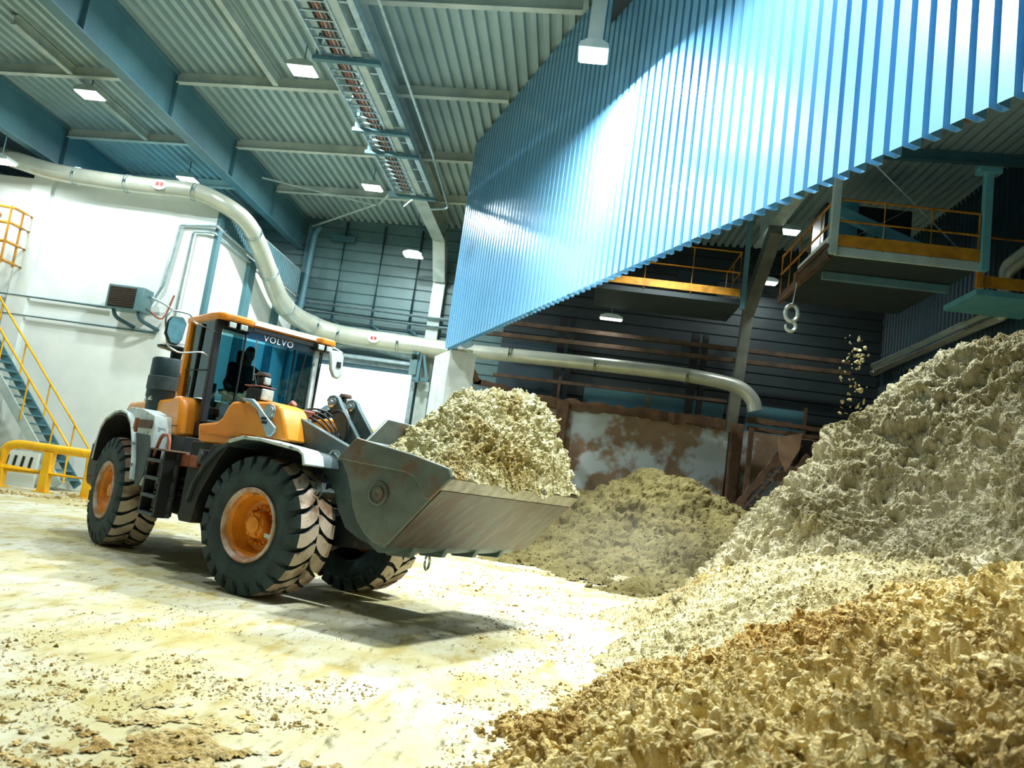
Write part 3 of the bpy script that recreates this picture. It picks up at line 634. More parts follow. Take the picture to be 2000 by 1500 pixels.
for x, lb in ((-.75, 'dark steel stanchion between pillar and middle of the bay'), (4.55, 'dark double stanchion under the thick pale pipe')):
    tag(MB().mm((x-.15, 31.55, 0), (x+.15, 31.8, 9.)).mm((x+.3, 31.55, 0), (x+.5, 31.8, 9.)).build('stanchion', M['black'], None, (x, 31.3, 0), smooth=0), lb, 'stanchion')
# ------------------------------------------------------------------ wheel loader
def frame(o, deg):
    h = math.radians(deg); f = np.array([math.cos(h), math.sin(h), 0]); l = np.array([-f[1], f[0], 0]); o = np.array([o[0], o[1], 0.])
    return lambda v: o+np.outer(v[:, 0], f)-np.outer(v[:, 1], l)+np.outer(v[:, 2], [0, 0, 1]), h
TF, hF = frame((-3.21, 10.91), -25.5)
TR, hR = frame((-6.36, 13.42), -44.)
LB = (-3.21, 10.91, 0)
loader = thing('wheel_loader', LB, 'orange wheel loader with dark chunky tyres and a raised grey bucket', 'wheel loader')
UZ = lambda p, q, a: (p, a, q)      # outline in (forward, up), extruded sideways
FZ = lambda p, q, a: (a, p, q)      # outline in (side, up), extruded forward
UW = lambda p, q, a: (p, q, a)      # outline in plan, extruded upward
def fm(): return MB(TF)
def rm(): return MB(TR)
def lp(mb, name, mat, parent=loader, **k):
    k.setdefault('bevel', .012); return mb.build(name, M[mat] if isinstance(mat, str) else mat, parent, LB, **k)

# tyres
R, Wd = .86, .66
b = MB(); hw = Wd/2
prof = [(.43, -hw+.05), (.46, -hw+.02), (.52, -hw+.005), (.60, -hw-.01), (.68, -hw-.005), (.74, -hw+.02), (.785, -hw+.06), (.80, -hw+.10), (.80, hw-.10), (.785, hw-.06), (.74, hw-.02), (.68, hw+.005), (.60, hw+.01), (.52, hw-.005), (.46, hw-.02), (.43, hw-.05)]
b.lathe(prof, (0, 0, 0), (0, 1, 0), 72, closed=True)
b.cur = 1
def cyl(r, y, a): return (r*math.cos(a), y, r*math.sin(a))
NL = 23
for side in (-1, 1):
    for k in range(NL):
        a0 = 2*PI*(k+(.5 if side > 0 else 0))/NL
        # lug: from the shoulder edge (down the sidewall) curving towards the centre line
        st = [(.69, hw+.010, .0, .070), (.80, hw-.004, .0, .088), (.850, hw-.03, .008, .098), (.862, hw-.10, .02, .102), (.862, hw-.17, .055, .108), (.862, hw-.235, .105, .112), (.862, hw-.29, .15, .100), (.860, hw-.335, .19, .066)]
        vs = []
        for r, y, da, half in st:
            rb = .785 if r > .8 else r-.05
            for rr, aa in ((r, -half), (r, half), (rb, half*1.08), (rb, -half*1.08)):
                vs.append(cyl(rr, side*(y if rr == r or r > .8 else y-.05), a0+da+aa))
        n = len(st); fs = [(0, 1, 2, 3), (4*n-1, 4*n-2, 4*n-3, 4*n-4)]
        for i in range(n-1):
            for j in range(4): fs.append((4*i+j, 4*i+(j+1) % 4, 4*i+4+(j+1) % 4, 4*i+4+j))
        # the outer face of each lug is caked with mud; flanks and shoulder stay dark rubber
        b.cur = 0; b.add(vs, fs)
        for i in range(2, n-1): b.mi[len(b.mi)-len(fs)+2+4*i] = 1
tyre0 = b.build('tyre', [M['rubber'], M['tread']], loader, (0, 0, 0), smooth=35)
# rim : outward is -y
b = MB(); y0 = -hw+.03
b.lathe([(.455, y0+.0), (.46, y0-.035), (.445, y0-.05), (.425, y0-.04), (.40, y0+.0)], (0, 0, 0), (0, 1, 0), 56, caps=False)
lip0 = b.build('rim_ring', M['rim_lip'], tyre0, (0, 0, 0), smooth=50)
b = MB()
b.lathe([(.43, y0-.02), (.405, y0+.01), (.385, y0+.05), (.365, y0+.06), (.34, y0+.16), (.31, y0+.22), (.26, y0+.235), (.0, y0+.235)], (0, 0, 0), (0, 1, 0), 56, caps=False)
rim0 = b.build('rim_dish', M['rim_orange'], tyre0, (0, 0, 0), smooth=40)
b = MB()
b.lathe([(.17, y0+.24), (.165, y0+.12), (.15, y0+.09), (.105, y0+.08), (.10, y0+.05), (.05, y0+.045), (0, y0+.045)], (0, 0, 0), (0, 1, 0), 40)
for k in range(6):
    a = 2*PI*k/6; b.lathe([(.018, .10), (.018, .065), (0, .062)], (.13*math.cos(a), y0, .13*math.sin(a)), (0, 1, 0), 8)
hub0 = b.build('hub_cap', M['rim_orange'], tyre0, (0, 0, 0), smooth=40)
b = MB()
for k in range(20):
    a = 2*PI*k/20; c = (.225*math.cos(a), y0, .225*math.sin(a))
    b.lathe([(.022, .24), (.022, .175), (.012, .165), (0, .165)], c, (0, 1, 0), 6)
bolt0 = b.build('wheel_bolts', M['rim_orange'], tyre0, (0, 0, 0), smooth=0)
b = MB().tube([(.40*math.cos(a), y0-.0, .40*math.sin(a)) for a in np.linspace(-.35, .25, 6)], .02, 6).box((.34, y0+.03, -.06), (.12, .05, .05))
valve0 = b.build('lock_ring_clip', M['chrome'], tyre0, (0, 0, 0))
def place_wheel(o, T, h, w, flip, spin):
    c = T(np.array([[0, w, R]]))[0]-np.array(LB); o.location = c
    o.rotation_euler = (0, spin, h+(PI if flip else 0))
    return o
def copy_tree(o, parent):
    c = o.copy(); COL.objects.link(c); c.parent = parent
    for ch in list(o.children): copy_tree(ch, c)
    return c
ws = [tyre0]+[copy_tree(tyre0, loader) for _ in range(3)]
place_wheel(ws[0], TF, hF, 1.28-hw, False, .1); place_wheel(ws[1], TR, hR, 1.28-hw, False, .5)
place_wheel(ws[2], TF, hF, -(1.28-hw), True, .8); place_wheel(ws[3], TR, hR, -(1.28-hw), True, .3)

# axles, front frame, articulation
b = fm().tube([(0, -.8, R), (0, .8, R)], .2, 16).lathe([(.0, -.34), (.2, -.33), (.34, -.15), (.36, .1), (.26, .28), (0, .3)], (0, 0, R), (1, 0, 0), 20)
lp(b, 'front_axle', 'loader_black', bevel=0)
b = rm().tube([(0, -.8, R), (0, .8, R)], .2, 16).lathe([(0, -.32), (.3, -.2), (.3, .2), (0, .32)], (0, 0, R), (1, 0, 0), 20)
lp(b, 'rear_axle', 'loader_black', bevel=0)
b = fm()
for w in (-.42, .42): b.prism([(-1.1, .75), (-1.1, 1.75), (-.7, 2.1), (-.1, 2.3), (.25, 1.9), (.5, 1.2), (.45, .7)], w-.04, w+.04, UZ)
b.mm((-1.15, -.4, .7), (-1.05, .4, 1.6)).mm((-.5, -.42, 1.2), (.2, .42, 1.3)).tube([(.35, -.6, 1.0), (.35, .6, 1.0)], .09, 12)
lp(b, 'front_frame', 'loader_black')
b = rm().mm((-2.2, -.42, .75), (2.6, .42, 1.25)).mm((.75, -.95, .75), (2.15, .95, 1.85)).mm((2.1, -.6, .7), (2.9, .6, 1.85))
lp(b, 'rear_frame', 'loader_black')
b = fm().mm((-1.75, .35, .75), (-.85, .9, 1.8)); lp(b, 'belly_guard', 'loader_black')
b = rm()
for z in (1.0, 1.1, 1.22): b.tube(spline([(1.3, .97, z), (1.8, .99, z-.05), (2.3, .95, z+.03), (2.8, .8, z)], 5), .025, 8)
lp(b, 'hydraulic_hoses', 'hose', bevel=0)

# orange front body panel with a pivot bearing
b = fm().prism([(-1.58, 2.04), (-1.52, 1.80), (-.93, 1.80), (-.71, 1.94), (.13, 1.94), (.04, 2.16), (-.05, 2.33), (-.13, 2.40), (-.26, 2.43), (-.75, 2.41), (-.98, 2.39), (-1.06, 2.31), (-1.13, 2.16), (-1.22, 2.09)], .52, 1.0, UZ)
p = lp(b, 'body_panel', 'orange', bevel=.035)
lp(fm().lathe([(.0, .03), (.075, .03), (.08, .02), (.10, .02), (.105, .0)], (-.25, 1.0, 2.29), (0, 1, 0), 24), 'pivot_bearing', 'chrome', p, bevel=0)
b = fm().prism([(-1.50, 1.955), (-.96, 1.94), (-.75, 1.965), (-.45, 1.96), (-.45, 1.935), (-.75, 1.94), (-.96, 1.915), (-1.50, 1.93)], 1.0, 1.012, UZ); lp(b, 'panel_crease', 'rim_orange', p, bevel=0)
b = fm().prism([(-1.58, 2.04), (-1.52, 1.80), (-.93, 1.80), (-.3, 1.94), (.13, 1.94), (-.05, 2.33), (-.3, 2.42), (-.98, 2.39), (-1.13, 2.16)], -1.0, -.55, UZ); lp(b, 'body_panel', 'orange', bevel=.035)
# slanted steel strut of the head lamps
b = fm().prism([(-.76, 2.44), (-.56, 2.44), (-.44, 2.36), (-.08, 2.10), (-.07, 2.04), (-.13, 1.97), (-.20, 1.97), (-.24, 2.03), (-.46, 2.31), (-.66, 2.40), (-.76, 2.40)], 1.0, 1.05, UZ); p = lp(b, 'lamp_strut', 'galv')
b = fm()
for du, dz in ((0, 0), (.05, .0), (.02, -.05), (.07, -.05)): b.mm((-.33+du, 1.05, 2.18+dz), (-.295+du, 1.06, 2.215+dz))
lp(b, 'strut_marks', 'black', p, bevel=0)
lp(fm().mm((-.8, .95, 2.38), (-.74, 1.06, 2.44)).prism([(-.44, 2.30), (-.15, 2.02), (-.22, 1.98), (-.5, 2.28)], .98, 1.01, UZ), 'strut_back', 'brown_steel', p)
# head lamps : large below, small above
def headlamp(w, sgn):
    s = -.09
    b = fm().prism([(-.72+s, 2.44), (-.46+s, 2.44), (-.45+s, 2.58), (-.49+s, 2.61), (-.69+s, 2.61), (-.73+s, 2.55)], w-.12, w+.12, UZ)
    p = lp(b, 'head_lamp', 'loader_black', bevel=.03)
    lp(fm().box((-.44+s, w, 2.525), (.03, .21, .15)), 'lens', 'lamp_glass', p, bevel=.02)
    lp(fm().mm((-.76+s, w-.13, 2.62), (-.44+s, w+.13, 2.635)), 'visor', 'copper', p)
    b = fm().box((-.56+s, w, 2.71), (.13, .15, .13)); q = lp(b, 'work_lamp', 'loader_black', bevel=.03)
    lp(fm().box((-.485+s, w, 2.71), (.03, .115, .10)), 'lens', 'lamp_glass', q, bevel=.015)
    lp(fm().lathe([(.095, 0), (.095, .025), (.08, .05), (0, .055)], (-.57+s, w, 2.775), (0, 0, 1), 16), 'cap', 'brown_steel', q, bevel=0)
headlamp(.84, 1); headlamp(-.84, -1)
# fenders
def fender(T, prof, w0, w1, name, mat, t=.03):
    b = MB(T); rows = []
    o = [(p[0], p[1]) for p in prof]; inn = []
    for i, p in enumerate(o):
        a = np.array(o[max(i-1, 0)]); c = np.array(o[min(i+1, len(o)-1)]); d = norm(c-a); nn = np.array([-d[1], d[0]]); inn.append(tuple(np.array(p)-nn*t))
    b.prism(o+inn[::-1], w0, w1, UZ); return b
prof = [(-1.18, 1.0), (-1.12, 1.25), (-.98, 1.5), (-.78, 1.72), (-.55, 1.85), (-.3, 1.915), (0, 1.915), (.35, 1.88), (.66, 1.845), (.74, 1.80), (.79, 1.68)]
lp(fender(TF, prof, .60, 1.30, 'f', 0), 'front_fender', 'fender_dark', bevel=0)
lp(fender(TF, [(-.56, 1.86), (-.3, 1.935), (0, 1.935), (.35, 1.90), (.67, 1.865), (.76, 1.81), (.81, 1.68)], .98, 1.33, 'f', 0, .04), 'fender_cover', 'fender_pale', bevel=.01)
lp(fender(TF, prof, -1.30, -.60, 'f', 0), 'front_fender', 'fender_dark', bevel=0)
lp(fm().prism([(-1.18, 1.02), (-1.33, .82), (-1.28, .74), (-1.05, .74), (-1.0, 1.1), (-.75, 1.6), (-.6, 1.8), (-.9, 1.78), (-1.05, 1.5)], .62, 1.26, UZ), 'mud_flap', 'loader_black')

# rear fender, hump, hood
rp = [(-.98, 1.30), (-.95, 1.62), (-.86, 1.86), (-.66, 2.02), (-.5, 2.06), (-.2, 2.14), (.15, 2.16), (.45, 2.12), (.72, 1.98), (.95, 1.72), (1.12, 1.42), (1.22, 1.12)]
p = lp(fender(TR, rp, .62, 1.30, 'f', 0, .04), 'rear_fender', 'fender_pale', bevel=.01)
rl = [(u*.955, .86+(z-.86)*.955) for u, z in rp]
lp(fender(TR, rl, .60, 1.285, 'f', 0, .02), 'fender_liner', 'black', p, bevel=0)
lp(rm().prism(rl, .60, .63, UZ), 'fender_inner_wall', 'black', p, bevel=0)
b = rm().prism([(.10, 2.14), (.45, 2.11), (.72, 1.97), (.95, 1.71), (1.12, 1.41), (1.22, 1.12), (1.45, 1.05), (1.6, 1.35), (1.62, 1.9), (1.5, 2.1), (.9, 2.2), (.3, 2.22)], .95, 1.22, UZ); lp(b, 'fender_side', 'fender_pale', p)
b = rm().prism([(.84, 1.82), (.98, 1.60), (1.12, 1.36), (1.22, 1.08), (1.4, 1.03), (1.56, 1.25), (1.6, 1.62), (1.5, 1.8)], 1.2, 1.235, UZ); lp(b, 'fender_lower_panel', 'fender_dark', p)
b = rm().mm((.95, 1.22, 1.9), (1.5, 1.26, 2.03)); lp(b, 'dirt_strip', 'brown_steel', p)
b = rm().mm((.78, 1.22, 1.83), (.86, 1.27, 2.05)); lp(b, 'marker_lamp', 'copper', p)
lp(fender(TR, rp, -1.30, -.62, 'f', 0, .04), 'rear_fender', 'fender_pale', bevel=.01)
b = rm().prism([(1.15, 1.86), (1.80, 1.84), (1.80, 2.02), (1.78, 2.25), (1.74, 2.38), (1.66, 2.44), (1.45, 2.46), (1.30, 2.41), (1.21, 2.27), (1.16, 2.05)], .62, .97, UZ)
p = lp(b, 'side_cover', 'orange', bevel=.06)
lp(rm().mm((1.16, .97, 1.985), (1.8, .975, 2.0)), 'cover_seam', 'brown_steel', p, bevel=0)
b = rm().prism([(-2.3, 1.0), (-2.3, 2.1), (-1.9, 2.4), (.85, 2.5), (.85, 1.2), (-.5, 1.2)], -.62, .6, UZ); lp(b, 'engine_hood', 'orange', bevel=.06)
b = rm().prism([(-2.2, .8), (-2.32, 1.1), (-2.28, 1.5), (-2.1, 1.72), (-1.25, 1.7), (-1.25, 1.25), (-1.5, .8)], -1.1, 1.0, UZ); p = lp(b, 'counterweight', 'brown', bevel=.08)
lp(rm().mm((-2.1, 1.0, 1.0), (-1.5, 1.03, 1.55)), 'grille', 'black', p)

# air cleaner stack
c = (-.60, .38)
b = rm().lathe([(.33, 2.15), (.34, 2.45), (.365, 2.5), (.365, 3.16), (.34, 3.19), (.05, 3.2)], (*c, 0), (0, 0, 1), 32); p = lp(b, 'air_cleaner', 'stack', bevel=0)
lp(rm().lathe([(.37, 2.62), (.38, 2.63), (.38, 2.85), (.37, 2.86)], (*c, 0), (0, 0, 1), 32), 'clamp_band', 'fender_dark', p, bevel=0)
lp(rm().lathe([(.09, 3.19), (.10, 3.34), (.33, 3.38), (.34, 3.41), (.24, 3.46), (.1, 3.5), (0, 3.51)], (*c, 0), (0, 0, 1), 28), 'rain_cap', 'stack', p, bevel=0)
lp(rm().mm((c[0]-.36, c[1]+.1, 2.66), (c[0]-.30, c[1]+.22, 2.82)).mm((c[0]+.02, c[1]+.28, 2.42), (c[0]+.16, c[1]+.34, 2.5)).mm((c[0]-.22, c[1]+.25, 2.4), (c[0]-.1, c[1]+.32, 2.46)), 'latches', 'chrome', p)

# steps, tool box, hand loop
b = rm()
for u in (1.72, 2.34): b.prism([(u-.03, .68), (u+.03, .68), (u+.03, 1.62), (u-.03, 1.62)], 1.1, 1.26, UZ)
p = lp(b, 'ladder', 'loader_black')
for z in (.70, .95, 1.2, 1.45): lp(rm().mm((1.72, 1.02, z-.02), (2.34, 1.28, z+.03)), 'step', 'fender_dark', p)
lp(rm().mm((1.72, 1.0, .7), (2.34, 1.04, 1.6)), 'riser', 'black', p)
b = rm().tube(fillet([(1.80, 1.22, 1.40), (1.86, 1.22, 1.62), (1.98, 1.22, 1.83), (2.30, 1.22, 1.83), (2.36, 1.22, 1.6)], .16, 6), .026, 10); lp(b, 'hand_loop', 'copper', bevel=0)
b = rm().mm((1.75, .85, 1.60), (2.45, 1.28, 1.63)); lp(b, 'platform', 'brown_steel')
b = rm().prism([(2.1, 1.42), (2.1, 1.62), (2.92, 1.60), (2.92, 1.44)], .6, 1.02, UZ); p = lp(b, 'tool_box', 'copper', bevel=.02)
b = rm().box((3.12, .95, 1.60), (.26, .2, .2)); q = lp(b, 'side_lamp', 'loader_black', bevel=.02)
lp(rm().lathe([(.075, 0), (.07, .02), (0, .03)], (3.12, 1.05, 1.60), (0, 1, 0), 16), 'lens', 'fender_dark', q, bevel=0)

# cab ---------------------------------------------------------------
NEAR, FAR, CU0, CU1 = .74, -.95, .98, 2.02
b = rm().prism([(.85, .80), (1.9, .82), (2.10, .78), (2.16, .70), (2.17, .28), (2.04, .20), (2.04, -.86), (2.17, -.93), (2.16, -1.16), (2.08, -1.22), (1.9, -1.25), (.85, -1.2)], 3.66, 3.77, UW)
roof = lp(b, 'cab_roof', 'orange', bevel=.03)
lp(rm().mm((.95, -1.1, 3.77), (1.9, .7, 3.81)), 'roof_top', 'fender_pale', roof, bevel=.02)
lp(rm().mm((2.02, -.86, 3.60), (2.06, .20, 3.66)), 'roof_front_trim', 'black', roof, bevel=0)
lp(rm().mm((2.04, -.86, 3.70), (2.075, .20, 3.75)), 'roof_front_strip', 'decal_white', roof, bevel=0)
lp(rm().prism([(1.85, .72), (2.06, .70), (2.12, .30), (2.02, .22), (1.8, .22)], 3.56, 3.66, UW), 'lamp_housing', 'black', roof)
lp(rm().prism([(1.85, -.84), (2.02, -.84), (2.12, -.9), (2.08, -1.16), (1.85, -1.18)], 3.54, 3.66, UW), 'lamp_housing', 'black', roof)
for w in (.58, .40, -.92, -1.07):
    q = lp(rm().box((2.13, w, 3.60), (.08, .13, .10)), 'roof_lamp', 'black', roof, bevel=.02)
    lp(rm().box((2.175, w, 3.60), (.02, .11, .085)), 'lens', 'lamp_glass', q, bevel=.015) if False else None
for w in (.58, .40, -.92, -1.07): lp(rm().box((2.175, w, 3.60), (.02, .11, .085)), 'roof_lamp_lens', 'lamp_glass', roof, bevel=.015)
b = rm().bar((2.0, .72, 3.66), (2.02, .70, 2.10), .10, .10); lp(b, 'front_pillar', 'black')
b = rm().bar((.99, .76, 3.68), (1.08, .78, 2.42), .09, .10); p = lp(b, 'rear_pillar', 'orange')
b = rm()
for k in range(6): b.bar((1.14, .835, 2.52+k*.05), (1.07, .835, 2.58+k*.05), .006, .018)
lp(b, 'stripes', 'black', p, bevel=0)
b = rm().bar((2.02, -.93, 3.6), (2.06, -.93, 2.40), .08, .09); lp(b, 'front_pillar', 'fender_pale')
b = rm().bar((.98, -1.1, 3.66), (1.0, -1.1, 2.1), .09, .12); lp(b, 'rear_pillar', 'black')
lp(rm().bar((2.02, .285, 3.58), (2.03, .285, 2.49), .02, .03), 'glass_seam', 'black', bevel=0)
lp(rm().mm((.85, -1.15, 1.88), (2.02, .72, 2.10)), 'cab_floor', 'loader_black')
lp(rm().mm((1.96, -.95, 2.08), (2.02, .24, 2.44)), 'front_sill', 'loader_black')
lp(rm().bar((2.02, .42, 2.12), (2.02, .26, 2.48), .05, .05).bar((2.02, .42, 2.12), (2.02, .70, 2.12), .05, .05), 'door_frame', 'black')
lp(rm().mm((.96, -1.1, 2.08), (1.02, .74, 2.5)), 'rear_sill', 'interior')
G = M['glass']
lp(rm().prism([(.27, 3.60), (-.89, 3.60), (-.89, 2.44), (.27, 2.49)], 2.015, 2.027, FZ), 'windshield', G, bevel=0, smooth=0)
ws_ = bpy.data.objects['windshield']
lp(rm().prism([(.65, 3.56), (.30, 3.57), (.29, 2.50), (.43, 2.15), (.65, 2.15)], 2.01, 2.02, FZ), 'corner_window', M['side_glass'], bevel=0, smooth=0)
lp(rm().prism([(1.06, 3.62), (1.95, 3.62), (1.97, 2.46), (1.12, 2.46)], .745, .755, UZ), 'side_window', M['side_glass'], bevel=0, smooth=0)
lp(rm().prism([(1.04, 3.62), (1.95, 3.62), (1.97, 2.46), (1.04, 2.46)], -1.06, -1.05, UZ), 'side_window', M['side_glass'], bevel=0, smooth=0)
lp(rm().prism([(.66, 3.60), (-1.02, 3.60), (-1.02, 2.52), (.66, 2.52)], .985, .995, FZ), 'rear_window', M['side_glass'], bevel=0, smooth=0)
lp(rm().bar((1.5, .765, 3.62), (1.52, .765, 2.46), .04, .03).bar((1.05, .765, 2.9), (1.97, .765, 2.88), .012, .02), 'window_bar', 'black', bevel=0)
b = rm().mm((2.028, -.88, 3.48), (2.031, .26, 3.60)); lp(b, 'sun_strip', glassmat('sun_strip', (.25, .68, .85), .25, .25), ws_, bevel=0, smooth=0)
# lettering on the windscreen
cu = bpy.data.curves.new('lettering', 'FONT'); cu.body = 'VOLVO'; cu.size = .14; cu.extrude = .001; cu.align_x = 'CENTER'; cu.space_character = 1.15
tt = bpy.data.objects.new('lettering_source', cu); COL.objects.link(tt)
bpy.context.view_layer.update()
tme = bpy.data.meshes.new_from_object(tt.evaluated_get(bpy.context.evaluated_depsgraph_get())); bpy.data.objects.remove(tt); tme.materials.clear(); tme.materials.append(M['decal_white'])
to = bpy.data.objects.new('windshield_lettering', tme); COL.objects.link(to); to.parent = ws_
tp = TR(np.array([[2.036, -.25, 3.495]]))[0]-np.array(LB)
fx = np.array([math.cos(hR), math.sin(hR), 0]); lx = np.array([-fx[1], fx[0], 0])
to.matrix_local = Matrix(((lx[0]*1.0, 0, fx[0], tp[0]), (lx[1], 0, fx[1], tp[1]), (0, 1, 0, tp[2]), (0, 0, 0, 1)))
# wipers, mirrors
lp(rm().tube([(2.05, .12, 3.50), (2.06, .06, 2.85)], .010, 6).tube([(2.07, .06, 2.95), (2.07, -.02, 2.98), (2.07, -.14, 2.62)], .010, 6).tube([(2.07, .06, 2.95), (2.07, -.05, 2.60)], .010, 6), 'wiper', 'chrome', bevel=0)
lp(rm().tube([(2.06, -.74, 3.45), (2.07, -.66, 2.62), (2.07, -.56, 2.46), (2.08, -.40, 2.38)], .011, 6).tube([(2.06, -.66, 2.62), (2.06, -.72, 2.42)], .012, 6), 'wiper', 'hose', bevel=0)
lp(rm().tube([(2.1, -1.0, 3.56), (2.12, -.98, 2.62), (2.1, -.95, 2.4)], .013, 6), 'mirror_rod', 'hose', bevel=0)
m_ = lp(rm().tube(fillet([(2.02, .76, 3.46), (2.05, 1.12, 3.52), (2.1, 1.20, 3.62), (2.15, 1.5, 3.60), (2.18, 1.56, 3.45), (2.12, 1.44, 3.08), (2.1, 1.26, 3.02), (2.05, .9, 3.12), (2.0, .76, 3.05)], .08), .014, 8), 'mirror_bracket', 'chrome', bevel=0)
b = rm().prism([(1.54, 3.42), (1.50, 3.50), (1.34, 3.52), (1.28, 3.44), (1.30, 3.20), (1.36, 3.10), (1.47, 3.11), (1.55, 3.24)], 2.2, 2.28, FZ); q = lp(b, 'mirror', 'loader_black', m_, bevel=.02)
b = rm().prism([(1.53, 3.42), (1.49, 3.48), (1.35, 3.50), (1.30, 3.43), (1.31, 3.21), (1.37, 3.12), (1.46, 3.13), (1.53, 3.25)], 2.281, 2.285, FZ); lp(b, 'mirror_reflection_paint', 'mirror', m_, bevel=0)  # mirror face, its bluish reflection painted into the colour
m_ = lp(rm().tube(fillet([(2.05, -1.0, 3.62), (2.1, -1.2, 3.66), (2.14, -1.34, 3.6)], .06), .014, 8), 'mirror_bracket', 'chrome', bevel=0)
b = rm().prism([(-1.07, 3.55), (-1.12, 3.60), (-1.28, 3.60), (-1.34, 3.52), (-1.36, 3.22), (-1.30, 3.14), (-1.20, 3.16), (-1.13, 3.28)], 2.14, 2.22, FZ); lp(b, 'mirror', 'fender_pale', m_, bevel=.03)
lp(rm().box((2.225, -1.26, 3.38), (.02, .08, .10)), 'mirror_clamp', 'black', m_)
# interior
p = lp(rm().mm((1.05, -.42, 2.52), (1.55, .06, 2.66)).mm((1.1, -.38, 2.1), (1.5, .02, 2.52)), 'seat', 'interior', bevel=.04)
lp(rm().prism([(.98, 2.6), (1.14, 2.62), (1.04, 3.2), (.93, 3.2)], -.42, .06, UZ).mm((.93, -.29, 3.2), (1.03, -.06, 3.42)), 'backrest', 'interior', p, bevel=.04)
lp(rm().mm((1.15, .10, 2.62), (1.6, .22, 2.70)), 'armrest', 'interior', p, bevel=.02)
lp(rm().tube([(1.93, -.2, 2.45), (1.72, -.2, 2.78)], .035, 8).tube([(1.72+.06*math.sin(a)*1.2, -.2+.19*math.cos(a), 2.80+.12*math.sin(a)) for a in np.linspace(0, 2*PI, 20)], .018, 6), 'steering_wheel', 'black', bevel=0)
lp(rm().mm((1.78, -.55, 2.44), (1.95, .05, 2.60)), 'dashboard', 'interior', bevel=.03)
lp(rm().bar((1.75, .55, 2.72), (1.78, .53, 2.14), .11, .05).mm((1.5, .35, 2.10), (1.95, .66, 2.14)), 'side_console', 'interior_teal', bevel=.01)

# lift arms, linkage -------------------------------------------------
arm = [(-.45, 2.42), (.30, 2.17), (.87, 1.98), (1.25, 1.84), (1.62, 1.55), (1.80, 1.22), (1.86, .98), (1.78, .84), (1.55, .82), (1.25, .88), (1.02, .98), (.86, 1.18), (.74, 1.40), (.58, 1.58), (.34, 1.76), (.05, 1.87), (-.25, 1.94), (-.5, 2.1)]
for w, nm in ((.62, 1), (-.62, -1)):
    b = fm().prism(arm, w-.055, w+.055, UZ); p = lp(b, 'lift_arm', 'loader_grey')
    b = fm()
    b.lathe([(.09, 0), (.09, .03), (.06, .035), (.055, .02), (0, .02)], (.68, w+.055*nm, 1.83), (0, nm, 0), 24); lp(b, 'arm_pin', 'chrome', p, bevel=0)
    lp(fm().box((.68, w+.085*nm, 1.83), (.12, .012, .03), ry=.7), 'pin_keeper', 'loader_grey', p, bevel=0)
    b = fm().tube([(.70, w+.02*nm, 1.38), (.70, w+.30*nm, 1.38)], .085, 16).tube([(.70, w+.30*nm, 1.38), (.70, w+.34*nm, 1.38)], .055, 16).tube([(.70, w+.34*nm, 1.38), (.70, w+.36*nm, 1.38)], .03, 12).box((.62, w+.22*nm, 1.42), (.2, .08, .14)); lp(b, 'bucket_pin', 'chrome', p, bevel=0)
    b = fm().tube([(-.35, w*.75, 1.25), (.4, w*.75, 1.55)], .085, 14).tube([(.4, w*.75, 1.55), (.85, w*.75, 1.72)], .045, 12); lp(b, 'lift_cylinder', 'loader_grey', p, bevel=0)
lp(fm().tube([(.45, -.62, 1.8), (.45, .62, 1.8)], .14, 16), 'cross_tube', 'loader_grey', bevel=0)
for w in (.17, -.22):
    b = fm().prism([(-.06, 2.60), (-.02, 2.66), (.06, 2.68), (.14, 2.64), (.2, 2.55), (.66, 2.05), (.75, 1.6), (.55, 1.45), (.42, 1.7), (.40, 1.95), (.02, 2.48)], w-.04, w+.04, UZ); p = lp(b, 'tilt_lever', 'loader_grey')
    lp(fm().lathe([(.07, 0), (.07, .025), (.035, .03), (.03, .05), (0, .05)], (.06, w+.04, 2.57), (0, 1, 0), 18), 'lever_pin', 'chrome', p, bevel=0)
lp(fm().tube([(-.9, -.02, 2.2), (-.2, -.02, 2.46)], .1, 14).tube([(-.2, -.02, 2.46), (.06, -.02, 2.57)], .05, 12), 'tilt_cylinder', 'loader_grey', bevel=0)
lp(fm().tube([(.6, -.02, 1.7), (1.6, -.02, 1.55)], .07, 12), 'tilt_link', 'loader_grey', bevel=0)
for k in range(4):
    dz = k*.05; b = fm().tube(spline([(-.75, .3-.05*k, 2.15), (-.5, .28-.05*k, 2.36+dz*.5), (-.15, .26-.05*k, 2.30+dz), (.1, .24-.04*k, 2.15+dz), (.32, .25, 1.9+dz), (.4, .26, 1.7)], 7), .014, 8); lp(b, 'hydraulic_hose', 'hose', bevel=0)
lp(fm().tube(spline([(.1, .24, 2.42), (.25, .24, 2.46), (.4, .24, 2.34), (.42, .24, 2.1), (.3, .24, 1.95)], 6), .018, 8), 'hydraulic_hose', 'hose', bevel=0)
lp(fm().mm((-.7, .1, 2.28), (-.25, .4, 2.42)).tube([(-.72, .35, 2.32), (-.5, .35, 2.5)], .06, 10), 'valve_block', 'copper', bevel=.02)
